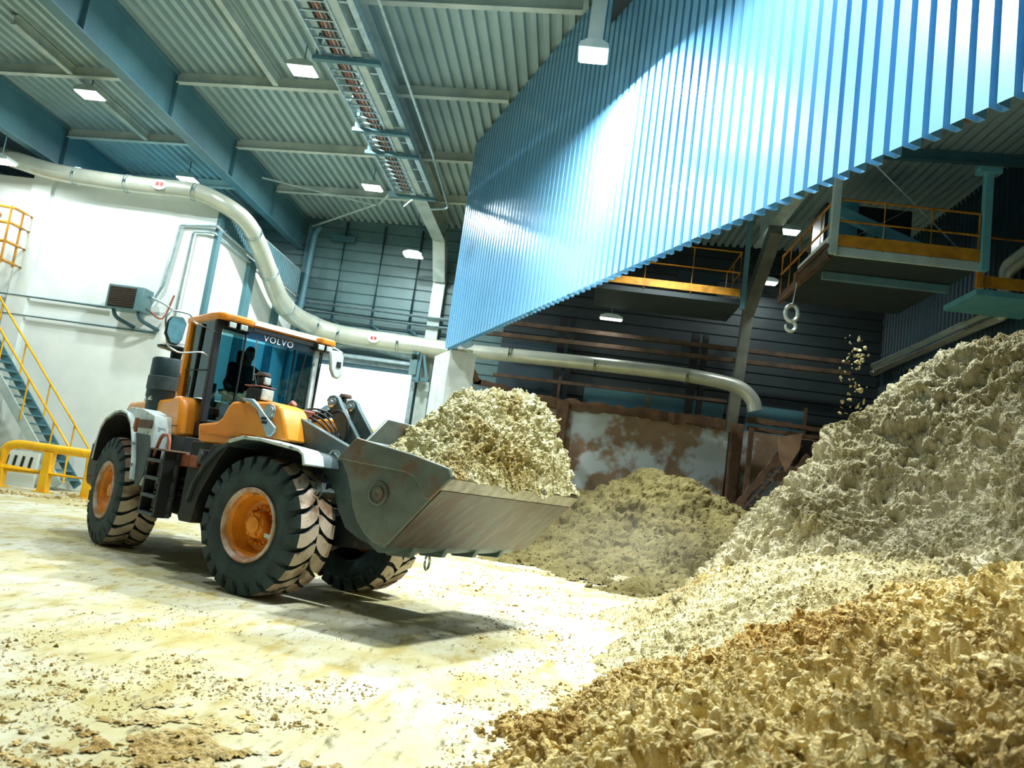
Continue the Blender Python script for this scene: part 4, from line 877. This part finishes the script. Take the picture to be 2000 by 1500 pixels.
# bucket -------------------------------------------------------------
BW = 1.56
outer = [(2.82, 1.47), (2.38, .955), (2.30, .93), (2.17, .965), (2.05, 1.04), (1.93, 1.15), (1.84, 1.29), (1.78, 1.46), (1.70, 1.62), (1.60, 1.76), (1.62, 1.86), (1.77, 2.04)]
inner = [(1.80, 2.02), (1.67, 1.84), (1.66, 1.77), (1.74, 1.66), (1.83, 1.48), (1.89, 1.31), (1.97, 1.19), (2.07, 1.09), (2.18, 1.02), (2.31, .99), (2.36, 1.01), (2.79, 1.50)]
b = fm().prism(outer+inner, -BW, BW, UZ); bucket = lp(b, 'bucket', 'bucket_steel', bevel=.006)
fl = fm().prism([(2.96, 1.60), (2.845, 1.475), (2.375, .935), (2.36, .96), (2.81, 1.485), (2.94, 1.63)], -BW-.005, BW+.005, UZ); lp(fl, 'floor_plate', 'scraped', bucket, bevel=0)
b = fm().prism([(2.95, 1.60), (3.08, 1.735), (3.07, 1.77), (3.02, 1.77), (2.93, 1.65)], -BW-.02, BW+.02, UZ); lp(b, 'cutting_edge', 'lip_steel', bucket, bevel=.004)
side = [(1.77, 2.04), (2.55, 1.93), (3.03, 1.83), (3.07, 1.74), (2.82, 1.47), (2.38, .955), (2.17, .965), (2.05, 1.04), (1.93, 1.15), (1.84, 1.29), (1.78, 1.46), (1.70, 1.62), (1.60, 1.76), (1.54, 1.80)]
for w, s in ((BW, 1), (-BW, -1)):
    b = fm().prism(side, w-.02, w+.02, UZ); p = lp(b, 'side_plate', 'bucket_steel', bucket)
    b = fm().prism([(1.77, 2.05), (2.55, 1.94), (3.04, 1.84), (3.08, 1.735), (2.86, 1.50), (2.80, 1.49), (2.72, 1.60), (2.62, 1.70), (2.50, 1.74), (1.75, 1.78), (1.54, 1.80)], w+.02*s, w+.055*s, UZ); lp(b, 'side_edge_plate', 'bucket_steel', p)
    b = fm().lathe([(.13, 0), (.13, .02), (.11, .025), (.10, .008), (.075, .008), (.07, .025), (.035, .028), (0, .015)], (2.17, w+.02*s, 1.48), (0, s, 0), 32); lp(b, 'side_boss', 'bucket_steel', p, bevel=0)
b = fm().prism([(1.42, 2.03), (1.10, 2.33), (-1.10, 2.33), (-1.42, 2.03), (-1.42, 1.95), (1.42, 1.95)], 1.72, 1.76, FZ); lp(b, 'spill_guard', 'bucket_steel', bucket)
for w in (-1.0, -.35, .35, 1.0):
    b = fm().prism([(2.36, .94), (2.15, .93), (1.95, 1.03), (1.8, 1.2), (1.72, 1.4), (1.62, 1.2), (1.75, .95), (2.0, .80), (2.3, .82)], w-.05, w+.05, UZ); lp(b, 'back_rib', 'loader_grey', bucket)
b = fm().prism([(2.37, .945), (2.30, .885), (2.1, .84), (1.95, .92), (2.0, 1.0), (2.3, .94)], -1.3, 1.35, UZ); lp(b, 'heel_plate', 'loader_grey', bucket)
b = fm().tube([(2.02, .25+.05*math.cos(a), .72+.09*math.sin(a)) for a in np.linspace(0, 2*PI, 14)], .016, 6); lp(b, 'shackle', 'chrome', bucket, bevel=0)
# half of the lower mass between the arms
lp(fm().prism([(.3, .9), (.9, 1.2), (1.6, 1.0), (1.7, .85), (1.2, .75), (.5, .7)], -.5, .5, UZ), 'arm_guard', 'loader_black')

# driver -------------------------------------------------------------
def skin_body(name, chains, mat, parent, T, base, sub=2):
    """chains: list of (list of (point, radius), link index or None)"""
    vs, es, rs = [], [], []; index = {}
    for key, pts, link in chains:
        prev = index[link] if link is not None else None
        for i, (p, r) in enumerate(pts):
            vs.append(p); rs.append(r); k = len(vs)-1
            if prev is not None: es.append((prev, k))
            prev = k; index[(key, i)] = k
    v = T(np.array(vs, float))-np.array(base)
    me = bpy.data.meshes.new(name); me.from_pydata([tuple(p) for p in v], es, [])
    bm = bmesh.new(); bm.from_mesh(me); sl = bm.verts.layers.skin.verify()
    for i, vv in enumerate(bm.verts):
        r = rs[i]; vv[sl].radius = r if isinstance(r, tuple) else (r, r); vv[sl].use_root = (i == 0)
    bm.to_mesh(me); bm.free(); me.materials.append(mat)
    o = bpy.data.objects.new(name, me); COL.objects.link(o)
    if parent is not None: o.parent = parent
    else: o.location = base
    s = o.modifiers.new('skin', 'SKIN'); s.use_smooth_shade = True; s.branch_smoothing = .5
    d = o.modifiers.new('sub', 'SUBSURF'); d.levels = sub; d.render_levels = sub
    return o
DW = -.19  # driver's side position
def hand(key, wx, wy, wz, s):
    out = [((key+'p'), [((wx+.05, wy, wz), .028), ((wx+.095, wy, wz-.005), (.030))], None)]
    return out
ch = [('t', [((1.16, DW, 2.74), .13), ((1.14, DW, 2.90), .125), ((1.13, DW, 3.06), .14), ((1.14, DW, 3.17), .10), ((1.17, DW, 3.235), .055), ((1.20, DW, 3.30), .075), ((1.215, DW, 3.37), .092), ((1.205, DW, 3.43), .070)], None),
      ('nose', [((1.30, DW, 3.335), .016)], ('t', 5)), ('chin', [((1.285, DW, 3.265), .03)], ('t', 5)),
      ('earR', [((1.19, DW+.095, 3.34), .018)], ('t', 6)), ('earL', [((1.19, DW-.095, 3.34), .018)], ('t', 6))]
for s, k in ((1, 'R'), (-1, 'L')):
    wr = (1.50, .17, 2.735) if s > 0 else (1.60, DW-.12, 2.86)
    el = (1.22, DW+.33, 2.80) if s > 0 else (1.30, DW-.32, 2.78)
    ch += [('a'+k, [((1.13, DW+s*.18, 3.10), .062), (tuple(np.array((1.13, DW+s*.18, 3.10))*.45+np.array(el)*.55), .048), (el, .042), (tuple((np.array(el)+np.array(wr))/2), .040), (wr, .027), (tuple(np.array(wr)+np.array([.05, 0, -.005])), .034), (tuple(np.array(wr)+np.array([.085, 0, -.008])), .030)], ('t', 2))]
    for j, dy in enumerate((-.030, -.010, .011, .030)):
        b0 = np.array(wr)+np.array([.10, dy, -.008]); ln = (.065, .078, .073, .055)[j]
        ch += [('f%s%d' % (k, j), [(tuple(b0), .0095), (tuple(b0+np.array([ln*.5, dy*.25, -.006])), .0088), (tuple(b0+np.array([ln, dy*.35, -.032])), .0075)], ('a'+k, 6))]
    b0 = np.array(wr)+np.array([.035, -s*.038, -.01]); ch += [('th'+k, [(tuple(b0), .011), (tuple(b0+np.array([.035, -s*.018, -.012])), .010), (tuple(b0+np.array([.06, -s*.018, -.025])), .008)], ('a'+k, 5))]
    ch += [('l'+k, [((1.24, DW+s*.10, 2.72), .095), ((1.56, DW+s*.14, 2.72), .075), ((1.66, DW+s*.14, 2.66), .060), ((1.68, DW+s*.14, 2.40), .050), ((1.68, DW+s*.14, 2.19), .040), ((1.80, DW+s*.15, 2.15), .040)], ('t', 0))]
PB_ = tuple(TR(np.array([[1.2, DW, 2.1]]))[0])
person = skin_body('person', ch, M['skin'], None, TR, PB_)
tag(person, 'person in dark jacket seated at the wheel inside the loader cab', 'person')
skin_body('jacket', [('t', [((1.16, DW, 2.72), .150), ((1.14, DW, 2.90), .148), ((1.13, DW, 3.06), .160), ((1.14, DW, 3.165), .112)], None)]+[('a'+k, [((1.13, DW+s*.185, 3.10), .078), (tuple(np.array((1.13, DW+s*.185, 3.10))*.45+np.array(el)*.55), .064), (el, .058), (tuple(np.array(el)*.45+np.array(wr)*.55), .054)], ('t', 2)) for s, k, el, wr in ((1, 'R', (1.22, DW+.33, 2.80), (1.50, .17, 2.735)), (-1, 'L', (1.30, DW-.32, 2.78), (1.60, DW-.12, 2.86)))], M['jacket'], person, TR, PB_)
skin_body('trousers', [('h', [((1.16, DW, 2.71), .14)], None)]+[('l'+k, [((1.26, DW+s*.10, 2.72), .108), ((1.56, DW+s*.14, 2.72), .090), ((1.66, DW+s*.14, 2.66), .076), ((1.68, DW+s*.14, 2.40), .066), ((1.68, DW+s*.14, 2.24), .060)], ('h', 0)) for s, k in ((1, 'R'), (-1, 'L'))], M['trousers'], person, TR, PB_)
skin_body('hair', [('h', [((1.135, DW, 3.33), .06), ((1.165, DW, 3.40), .088), ((1.195, DW, 3.435), .080), ((1.235, DW, 3.435), .055)], None)], M['hair'], person, TR, PB_)
# ------------------------------------------------------------------ loose material : heaps and crumbs
_g = np.random.default_rng(3); _grad = _g.normal(size=(4096, 3)); _grad /= np.linalg.norm(_grad, axis=1)[:, None]; _pt = _g.random((4096, 3))
def _h(i): return ((i[..., 0].astype(np.int64)*73856093) ^ (i[..., 1].astype(np.int64)*19349663) ^ (i[..., 2].astype(np.int64)*83492791)) & 4095
def perlin(p):
    i = np.floor(p); f = p-i; u = f*f*f*(f*(f*6-15)+10); tot = np.zeros(len(p))
    for dx in (0, 1):
        for dy in (0, 1):
            for dz in (0, 1):
                o = np.array([dx, dy, dz]); g = _grad[_h(i+o)]; w = np.prod(np.where(o, u, 1-u), axis=1); tot += w*np.einsum('ij,ij->i', g, f-o)
    return tot*1.5
def fbm(p, o=4, gain=.5):
    t = np.zeros(len(p)); a = 1.
    for k in range(o): t += a*perlin(p*2.03**k+k*17.3); a *= gain
    return t
def worley(p):
    i = np.floor(p); best = np.full(len(p), 9.)
    for dx in (-1, 0, 1):
        for dy in (-1, 0, 1):
            for dz in (-1, 0, 1):
                c = i+np.array([dx, dy, dz]); d = c+_pt[_h(c)]-p; best = np.minimum(best, np.einsum('ij,ij->i', d, d))
    return np.sqrt(best)
def lumps(p, warp=.35):
    q = p+warp*np.stack([perlin(p*1.3+9), perlin(p*1.3+31), perlin(p*1.3+57)], 1)
    return np.sqrt(np.clip(1-(worley(q)/.75)**2, 0, 1))
def tps(ctrl):
    c = np.array(ctrl, float); n = len(c); xy = c[:, :2]
    d = np.linalg.norm(xy[:, None]-xy[None], axis=2); K = np.where(d > 0, d*d*np.log(d+1e-12), 0)+np.eye(n)*.0003
    Pm = np.hstack([np.ones((n, 1)), xy]); A = np.block([[K, Pm], [Pm.T, np.zeros((3, 3))]]); s = np.linalg.solve(A, np.concatenate([c[:, 2], np.zeros(3)]))
    def f(q):
        out = np.empty(len(q))
        for k in range(0, len(q), 20000):
            qq = q[k:k+20000]; d = np.linalg.norm(qq[:, None]-xy[None], axis=2); out[k:k+20000] = np.where(d > 0, d*d*np.log(d+1e-12), 0) @ s[:n]+s[n]+qq @ s[n+1:]
        return out
    return f
_ico = {}
def chunk_mesh(centres, sizes, flat=.6, seed=1, sub=1):
    """angular crumbs: deformed icosahedra"""
    if sub not in _ico:
        bm = bmesh.new(); bmesh.ops.create_icosphere(bm, subdivisions=sub, radius=1); _ico[sub] = (np.array([v.co[:] for v in bm.verts]), np.array([[v.index for v in f.verts] for f in bm.faces])); bm.free()
    V, Fc = _ico[sub]; g = np.random.default_rng(seed); n = len(centres); k = len(V)
    sc = np.stack([g.uniform(.55, 1.3, n), g.uniform(.4, 1., n), g.uniform(flat*.5, flat, n)], 1)*np.asarray(sizes)[:, None]
    vs = V[None]*sc[:, None, :]*(1+g.uniform(-.38, .38, (n, k, 1)))
    q = g.normal(size=(n, 4)); q[:, 1:3] *= .55; q /= np.linalg.norm(q, axis=1)[:, None]; w, x, y, z = q.T
    Rm = np.stack([1-2*(y*y+z*z), 2*(x*y-z*w), 2*(x*z+y*w), 2*(x*y+z*w), 1-2*(x*x+z*z), 2*(y*z-x*w), 2*(x*z-y*w), 2*(y*z+x*w), 1-2*(x*x+y*y)], 1).reshape(n, 3, 3)
    vs = np.einsum('nij,nkj->nki', Rm, vs)+np.asarray(centres)[:, None]
    return vs.reshape(-1, 3), (Fc[None]+(np.arange(n)*k)[:, None, None]).reshape(-1, 3)
def tri_mesh(name, v, f, mat, base=(0, 0, 0), smooth=True):
    me = bpy.data.meshes.new(name); v = np.asarray(v, np.float32)-np.array(base, np.float32)
    me.vertices.add(len(v)); me.vertices.foreach_set('co', v.ravel())
    k = f.shape[1]; me.loops.add(f.size); me.loops.foreach_set('vertex_index', f.astype(np.int32).ravel())
    me.polygons.add(len(f)); me.polygons.foreach_set('loop_start', np.arange(0, f.size, k, dtype=np.int32))
    me.update(calc_edges=True); me.validate()
    me.polygons.foreach_set('use_smooth', [smooth]*len(me.polygons)); me.materials.append(mat)
    o = bpy.data.objects.new(name, me); COL.objects.link(o); o.location = base; return o
def heap(name, ctrl, box, res, layers, mat, label, base, nchunk=0, csize=(.015, .05), zmin=-.02, extra=None, T=None, seed=1, big=.0, chunk_bias=None, clip=None, cat='heap', zf=None, sub=1, taper=0, rough=0):
    f = tps(ctrl) if zf is None else None; x0, x1, y0, y1 = box; nx, ny = int((x1-x0)/res), int((y1-y0)/res)
    X, Y = np.meshgrid(np.linspace(x0, x1, nx), np.linspace(y0, y1, ny)); q = np.stack([X.ravel(), Y.ravel()], 1)
    z = f(q) if zf is None else zf(q); P = np.column_stack([q, z])
    if big: P[:, 2] += big*fbm(P*.9+seed, 3)
    H = P[:, 2].reshape(ny, nx); gy, gx = np.gradient(H, (y1-y0)/(ny-1), (x1-x0)/(nx-1))
    N = np.stack([-gx, -gy, np.ones_like(gx)], 2).reshape(-1, 3); N /= np.linalg.norm(N, axis=1)[:, None]
    S = P.copy(); ns = z < -.25
    d = np.zeros(len(P))
    for cell, amp, kind in layers:
        if kind == 'l': d += amp*(lumps(P/cell+seed*3.1)-.5)
        elif kind == 'r': d += amp*(1-2*np.abs(fbm(P/cell+seed, 3)))
        else: d += amp*fbm(P/cell+seed*1.7, 4)
    edge = np.clip((P[:, 2]+.03)/.15, 0, 1)
    if taper:
        de = np.minimum(np.minimum(q[:, 0]-x0, x1-q[:, 0]), np.minimum(q[:, 1]-y0, y1-q[:, 1])); d *= .12+.88*np.clip(de/taper, 0, 1)
    S += N*(d*(.35+.65*edge))[:, None]
    keep = S[:, 2] > zmin
    idx = np.arange(nx*ny).reshape(ny, nx); Fq = np.stack([idx[:-1, :-1], idx[:-1, 1:], idx[1:, 1:], idx[1:, :-1]], 2).reshape(-1, 4)
    if clip is not None: keep &= clip(S)
    Fq = Fq[keep[Fq].all(1)]
    used = np.unique(Fq); rm_ = np.full(nx*ny, -1); rm_[used] = np.arange(len(used)); V = S[used]; Fq = rm_[Fq]
    Tq = np.vstack([Fq[:, [0, 1, 2]], Fq[:, [0, 2, 3]]])
    if nchunk:
        g = np.random.default_rng(seed+5); pr = np.ones(len(V)) if chunk_bias is None else chunk_bias(V); pr = pr/pr.sum()
        ci = g.choice(len(V), nchunk, p=pr); sz = csize[0]*(csize[1]/csize[0])**(g.random(nchunk)**2.6)
        cv, cf = chunk_mesh(V[ci]+N[used][ci]*(sz*.25)[:, None], sz, .7, seed+9)
        Tq = np.vstack([Tq, cf+len(V)]); V = np.vstack([V, cv])
    if rough:
        ci = g.choice(len(used), rough, p=pr); sz = csize[1]*.28*(csize[1]*1.15/(csize[1]*.28))**(g.random(rough)**2.2)
        cv, cf = chunk_mesh(V[ci]+N[used][ci]*(sz*.2)[:, None], sz, .75, seed+19, 2)
        Tq = np.vstack([Tq, cf+len(V)]); V = np.vstack([V, cv])
    if T is not None: V = T(V)
    o = tri_mesh(name, V, Tq, mat, base, False); tag(o, label, cat, kind='stuff'); return o

TALL= [(2.27, 11.3, 1.01), (2.6, 11.9, 1.54), (3.43, 12.0, 2.36), (3.97, 12.0, 2.96), (4.38, 12.0, 3.38), (5.07, 12.0, 4.02), (5.77, 12.0, 4.57), (6.48, 12.0, 5.01), (2.95, 10.2, 1.16), (3.62, 9.6, 1.39), (3.97, 8.5, 1.33), (4.17, 7.6, 1.41), (2.86, 11.2, 1.5), (3.48, 11.1, 1.86), (4.09, 11.0, 2.22), (4.69, 10.9, 2.44), (4.68, 10.0, 2.12), (4.82, 9.0, 2.6), (4.54, 11.4, 2.85), (5.52, 11.4, 3.7), (5.76, 10.6, 3.77), (4.34, 8.6, 1.89)]
APRON= [(2.57, 19.25, 0.0), (1.99, 15.72, 0.0), (1.26, 11.48, 0.0), (0.8, 9.78, 0.0), (0.77, 8.5, -0.0), (0.94, 8.05, 0.0), (2.41, 11.5, 1.1), (2.97, 11.0, 1.22), (3.29, 10.0, 1.44), (3.62, 9.4, 1.51), (3.93, 8.5, 1.49), (4.17, 7.6, 1.41), (1.9, 12.0, 0.59), (1.83, 9.0, 0.7), (2.49, 8.5, 0.86), (3.04, 8.0, 1.1), (1.3, 8.8, 0.23), (1.55, 7.4, 0.43)]
FRONT= [(-0.18, 4.9, 0.0), (-0.1, 5.44, 0.0), (0.05, 6.05, 0.0), (0.28, 6.79, 0.0), (0.57, 7.54, 0.0), (0.86, 7.4, 0.13), (1.43, 6.8, 0.49), (1.96, 6.6, 0.74), (2.45, 6.4, 1.03), (2.9, 6.2, 1.29), (3.32, 6.0, 1.5), (0.21, 4.8, 0.18), (0.68, 4.2, 0.44), (1.06, 3.8, 0.62), (1.53, 3.4, 0.82), (1.8, 3.2, 0.93), (1.12, 5.2, 0.49), (1.9, 4.9, 0.83), (2.44, 4.6, 1.11), (0.23, 5.9, 0.08), (0.6, 6.2, 0.16)]
FAR= [(-1.14, 22.95, 0.06), (0.55, 19.98, 0.06), (1.43, 18.21, 0.06), (2.16, 16.74, 0.06), (2.91, 20.92, 0.06), (3.54, 27.0, 3.1), (2.57, 27.0, 2.62), (1.43, 27.0, 2.13), (0.48, 28.0, 1.65), (4.41, 27.0, 2.79), (5.75, 27.5, 2.21), (6.15, 27.0, 2.18), (3.2, 24.0, 1.06), (1.73, 24.0, 0.78), (4.29, 22.0, 1.17), (3.78, 25.5, 1.87), (2.11, 26.0, 1.47), (0.24, 24.5, 0.63)]
TALLX = TALL+[(1.9, 12.6, .2), (1.7, 13.5, -.1), (2.6, 13.6, .7), (3.6, 14.2, 1.5), (5, 14.5, 2.6), (6.6, 14.5, 3.6), (8.6, 12, 5.6), (8.6, 9, 4.6), (7, 7.5, 3.2), (3, 16, -.3), (5, 17, .4), (8, 17, 1.5), (5.2, 7.4, 2.2), (6.2, 9., 4.0), (7.6, 10.5, 5.)]
heap('tall_heap', TALLX, (1.6, 8.0, 6.9, 15.5), .0155, [(1.1, .24, 'f'), (.36, .09, 'r'), (.15, .055, 'l'), (.075, .035, 'l'), (.04, .02, 'l')], M['heap_olive'], 'tall steep pale olive heap of damp crumbly material at the right edge', (5, 11, 0), 50000, (.005, .028), seed=2, big=.12, zmin=.5)
APX = APRON+[(2.2, 13, .5), (3.2, 13, .8), (5, 12, 1.5), (5, 9, 1.6), (2.0, 6.5, .7), (3, 6.5, 1.0), (4, 6, 1.3), (6.5, 6.5, 1.9), (6.5, 8, 1.9), (.6, 12.5, -.1), (1.2, 15, -.1), (.2, 10, -.12), (.3, 8.5, -.1), (2.8, 17, .15), (3.2, 20, -.1)]
heap('low_heap', APX, (.2, 6.8, 6.0, 18), .022, [(.6, .06, 'f'), (.22, .05, 'r'), (.11, .045, 'l'), (.06, .03, 'l')], M['heap_pale'], 'low pale spread of crumbled material at the foot of the tall heap', (2.5, 10, 0), 34000, (.006, .032), seed=4, big=.05)
FRX = FRONT+[(-.5, 5.2, -.1), (-.3, 6.2, -.1), (.0, 7.0, -.08), (-.35, 4.2, -.04), (-.1, 3.6, .12), (.5, 3.2, .42), (1.2, 2.6, .62), (2.2, 2.4, 1.0), (3.2, 3.4, 1.4), (4, 5, 1.7), (3.2, 7.4, 1.1), (2, 7.6, .62), (1.2, 7.8, .2)]
heap('front_heap', FRX, (-.6, 3.9, 2.7, 8.0), .0125, [(.5, .10, 'f'), (.30, .10, 'r'), (.14, .12, 'l'), (.065, .055, 'l'), (.035, .02, 'f')], M['heap_gold'], 'golden coarse flaky heap nearest the camera at the lower right corner', (1.5, 5, 0), 30000, (.004, .048), seed=6, big=.06, rough=9000)
FAX = FAR+[(-2.5, 22, -.1), (-1.5, 26, .3), (-2.5, 29, .8), (.5, 30.5, 1.6), (3.5, 30.5, 2.2), (6.3, 30.5, 1.4), (8.5, 28, 1.0), (7, 24, .9), (6, 20, .6), (4.5, 18.2, .2), (2.5, 15.5, -.1), (0, 18, -.12), (4, 14, -.05), (9, 23, .5)]
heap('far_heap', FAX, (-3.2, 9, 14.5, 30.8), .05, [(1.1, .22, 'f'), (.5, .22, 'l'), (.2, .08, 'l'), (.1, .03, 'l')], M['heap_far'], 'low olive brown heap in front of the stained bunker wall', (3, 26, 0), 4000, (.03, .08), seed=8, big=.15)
LOADC = [(1.80, 1.5, 1.70), (1.8, 1.0, 1.86), (1.8, .5, 2.15), (1.8, 0, 2.38), (1.8, -.8, 2.36), (1.8, -1.5, 2.05), (2.2, 1.5, 1.86), (2.1, 1.2, 1.98), (2.35, 1.0, 2.30), (2.4, .6, 2.64), (2.42, .1, 2.82), (2.5, -.5, 2.92), (2.55, -1.0, 2.86), (2.55, -1.32, 2.48), (2.55, -1.54, 2.05),
         (2.72, .95, 2.12), (2.78, .3, 2.45), (2.8, -.5, 2.58), (2.82, -1.1, 2.48), (2.85, -1.4, 2.15), (2.6, 1.5, 1.88), (2.95, 1.5, 1.84), (3.0, 1., 1.84), (3.0, .3, 1.87), (3.0, -.5, 1.90), (3.0, -1.1, 1.93), (3.0, -1.5, 1.86), (3.09, 1.5, 1.735), (3.09, .7, 1.735), (3.09, 0, 1.735), (3.09, -.7, 1.735), (3.09, -1.54, 1.735)]
heap('bucket_load', LOADC, (1.70, 3.09, -1.55, 1.53), .013, [(.4, .07, 'f'), (.22, .07, 'r'), (.12, .07, 'l'), (.06, .035, 'l'), (.035, .015, 'f')], M['heap_load'], 'heaped crumbly yellowish load piled in the raised loader bucket', (-1.2, 9.9, 1.7), 16000, (.006, .035), taper=.2, zmin=1.5, seed=10, big=.03, T=TF)
def dirt(q):
    p = np.column_stack([q, np.zeros(len(q))]); m = fbm(p*.55+3, 4)+.55*np.exp(-((q[:, 0]+2.2)/1.1)**2-((q[:, 1]-4.6)/.9)**2)-.35*np.clip(q[:, 1]-6.2, 0, 4)+.4*np.exp(-((q[:, 0]-.1)/.6)**2)
    return -.045+.05*m+.035*fbm(p*5, 4)+.02*lumps(p/.11)
heap('caked_dirt', None, (-5.6, .6, 3.4, 8.5), .017, [(.06, .016, 'r'), (.035, .012, 'f')], M['heap_gold'], 'thin yellow caked dirt patches on the floor in front of the loader', (-2.5, 5, 0), 0, zmin=.004, seed=12, cat='dirt', zf=dirt)
# crumbs on the floor
g = np.random.default_rng(21); pts = []
def scatter(n, x0, x1, y0, y1, thr, sc, s0, s1, k=1.):
    p = np.column_stack([g.uniform(x0, x1, n), g.uniform(y0, y1, n), np.zeros(n)]); m = fbm(p*sc+40, 4)*k > thr; p = p[m]
    return p, s0*(s1/s0)**(g.random(len(p))**2.2)
A = [scatter(16000, -5.5, .4, 3.6, 6.8, .02, .8, .004, .026), scatter(9000, -6, 1.2, 6., 10., .22, .6, .004, .016), scatter(6000, -.8, 2.2, 4.6, 13, .05, .7, .006, .03), scatter(7000, -2, 6.5, 12, 26, .0, .5, .012, .05), scatter(2500, -16, -10, 18.5, 22, .0, .5, .02, .10), scatter(1500, -12, -2, 8, 20, .3, .5, .008, .03), scatter(7000, -3.4, -1.2, 3.6, 5.4, .1, 1.1, .004, .035)]
cp = np.vstack([a for a, _ in A]); cs = np.concatenate([b for _, b in A]); cp[:, 2] = cs*.12
v, f = chunk_mesh(cp, cs, .35, 33); o = tri_mesh('floor_crumbs', v, f, M['heap_gold'], (0, 8, 0), False); tag(o, 'loose yellow crumbs scattered over the pale floor', 'crumbs', kind='stuff')
n = 70; cp = np.column_stack([g.normal(4.55, .10, n), g.normal(13.4, .12, n), g.uniform(3.7, 5.1, n)]); cs = g.uniform(.012, .05, n)
v, f = chunk_mesh(cp, cs, .7, 44); o = tri_mesh('falling_crumbs', v, f, M['heap_pale'], (4.55, 13.4, 4.4), False); tag(o, 'pale crumbs falling in the dark above the tall heap', 'crumbs', kind='stuff')

# dust hanging over the floor in front of the far heap
m, nt, out = new_mat('dust'); N_, L_ = nt.nodes, nt.links
tc = N_.new('ShaderNodeTexCoord'); gr = N_.new('ShaderNodeTexGradient'); gr.gradient_type = 'QUADRATIC_SPHERE'; L_.new(tc.outputs['Object'], gr.inputs[0])
nz = N_.new('ShaderNodeTexNoise'); nz.inputs['Scale'].default_value = 2.2; nz.inputs['Detail'].default_value = 3; L_.new(tc.outputs['Object'], nz.inputs['Vector'])
mu = N_.new('ShaderNodeMath'); mu.operation = 'MULTIPLY'; L_.new(gr.outputs['Fac'], mu.inputs[0]); L_.new(nz.outputs[0], mu.inputs[1])
mv = N_.new('ShaderNodeMath'); mv.operation = 'MULTIPLY'; mv.inputs[1].default_value = .13; L_.new(mu.outputs[0], mv.inputs[0])
vo = N_.new('ShaderNodeVolumeScatter'); vo.inputs['Color'].default_value = (.95, .97, .93, 1); L_.new(mv.outputs[0], vo.inputs['Density']); L_.new(vo.outputs[0], out.inputs['Volume'])
bm = bmesh.new(); bmesh.ops.create_icosphere(bm, subdivisions=4, radius=1); me = bpy.data.meshes.new('dust_haze'); bm.to_mesh(me); bm.free(); me.materials.append(m)
o = bpy.data.objects.new('dust_haze', me); COL.objects.link(o); o.location = (1.6, 17.5, .95); o.scale = (3.0, 3.4, 1.6)
tag(o, 'thin pale dust haze hanging over the floor in front of the far heap', 'haze', kind='stuff')
# ------------------------------------------------------------------ unseen lamps added as key and fill light, daylight
lamp((-4.2, 9.5, 12.1), 1.6, 1.0, 'added lamp lighting the loader and floor, out of the picture', .3, power=LP*.42, spread=150)
lamp((-10.5, 9.5, 11.4), .62, .5, 'added unseen lamp lighting the floor on the left', .5, power=LP*.4)
lamp((1.4, 8.5, 12.0), .62, .5, 'added unseen key lamp above the golden front heap', .6, power=LP*.68, spread=95)
lamp((3.2, 14.6, 11.9), .8, .6, 'added unseen key lamp above the tall heap behind the blue partition', .9, power=LP*1.05, spread=110)
lamp((2.6, 24., 12.0), .62, .5, 'added unseen lamp brightening the far heap behind the blue partition', .6, power=LP*.55, spread=95)
lamp((-2.5, 1.5, 12.), .62, .5, 'added unseen fill lamp above the camera', .5, power=LP*.12)
w = bpy.data.worlds.new('world'); scene.world = w; w.use_nodes = True
bg = w.node_tree.nodes['Background']; bg.inputs[0].default_value = (.72, .93, 1., 1); bg.inputs[1].default_value = 5.0
vs = scene.view_settings; vs.view_transform = 'Standard'; vs.look = 'None'; vs.gamma = 1; vs.use_curve_mapping = False; vs.exposure = -1.35
scene.cycles.max_bounces = 7; scene.cycles.diffuse_bounces = 3; scene.cycles.glossy_bounces = 3; scene.cycles.transparent_max_bounces = 10; scene.cycles.sample_clamp_indirect = 6
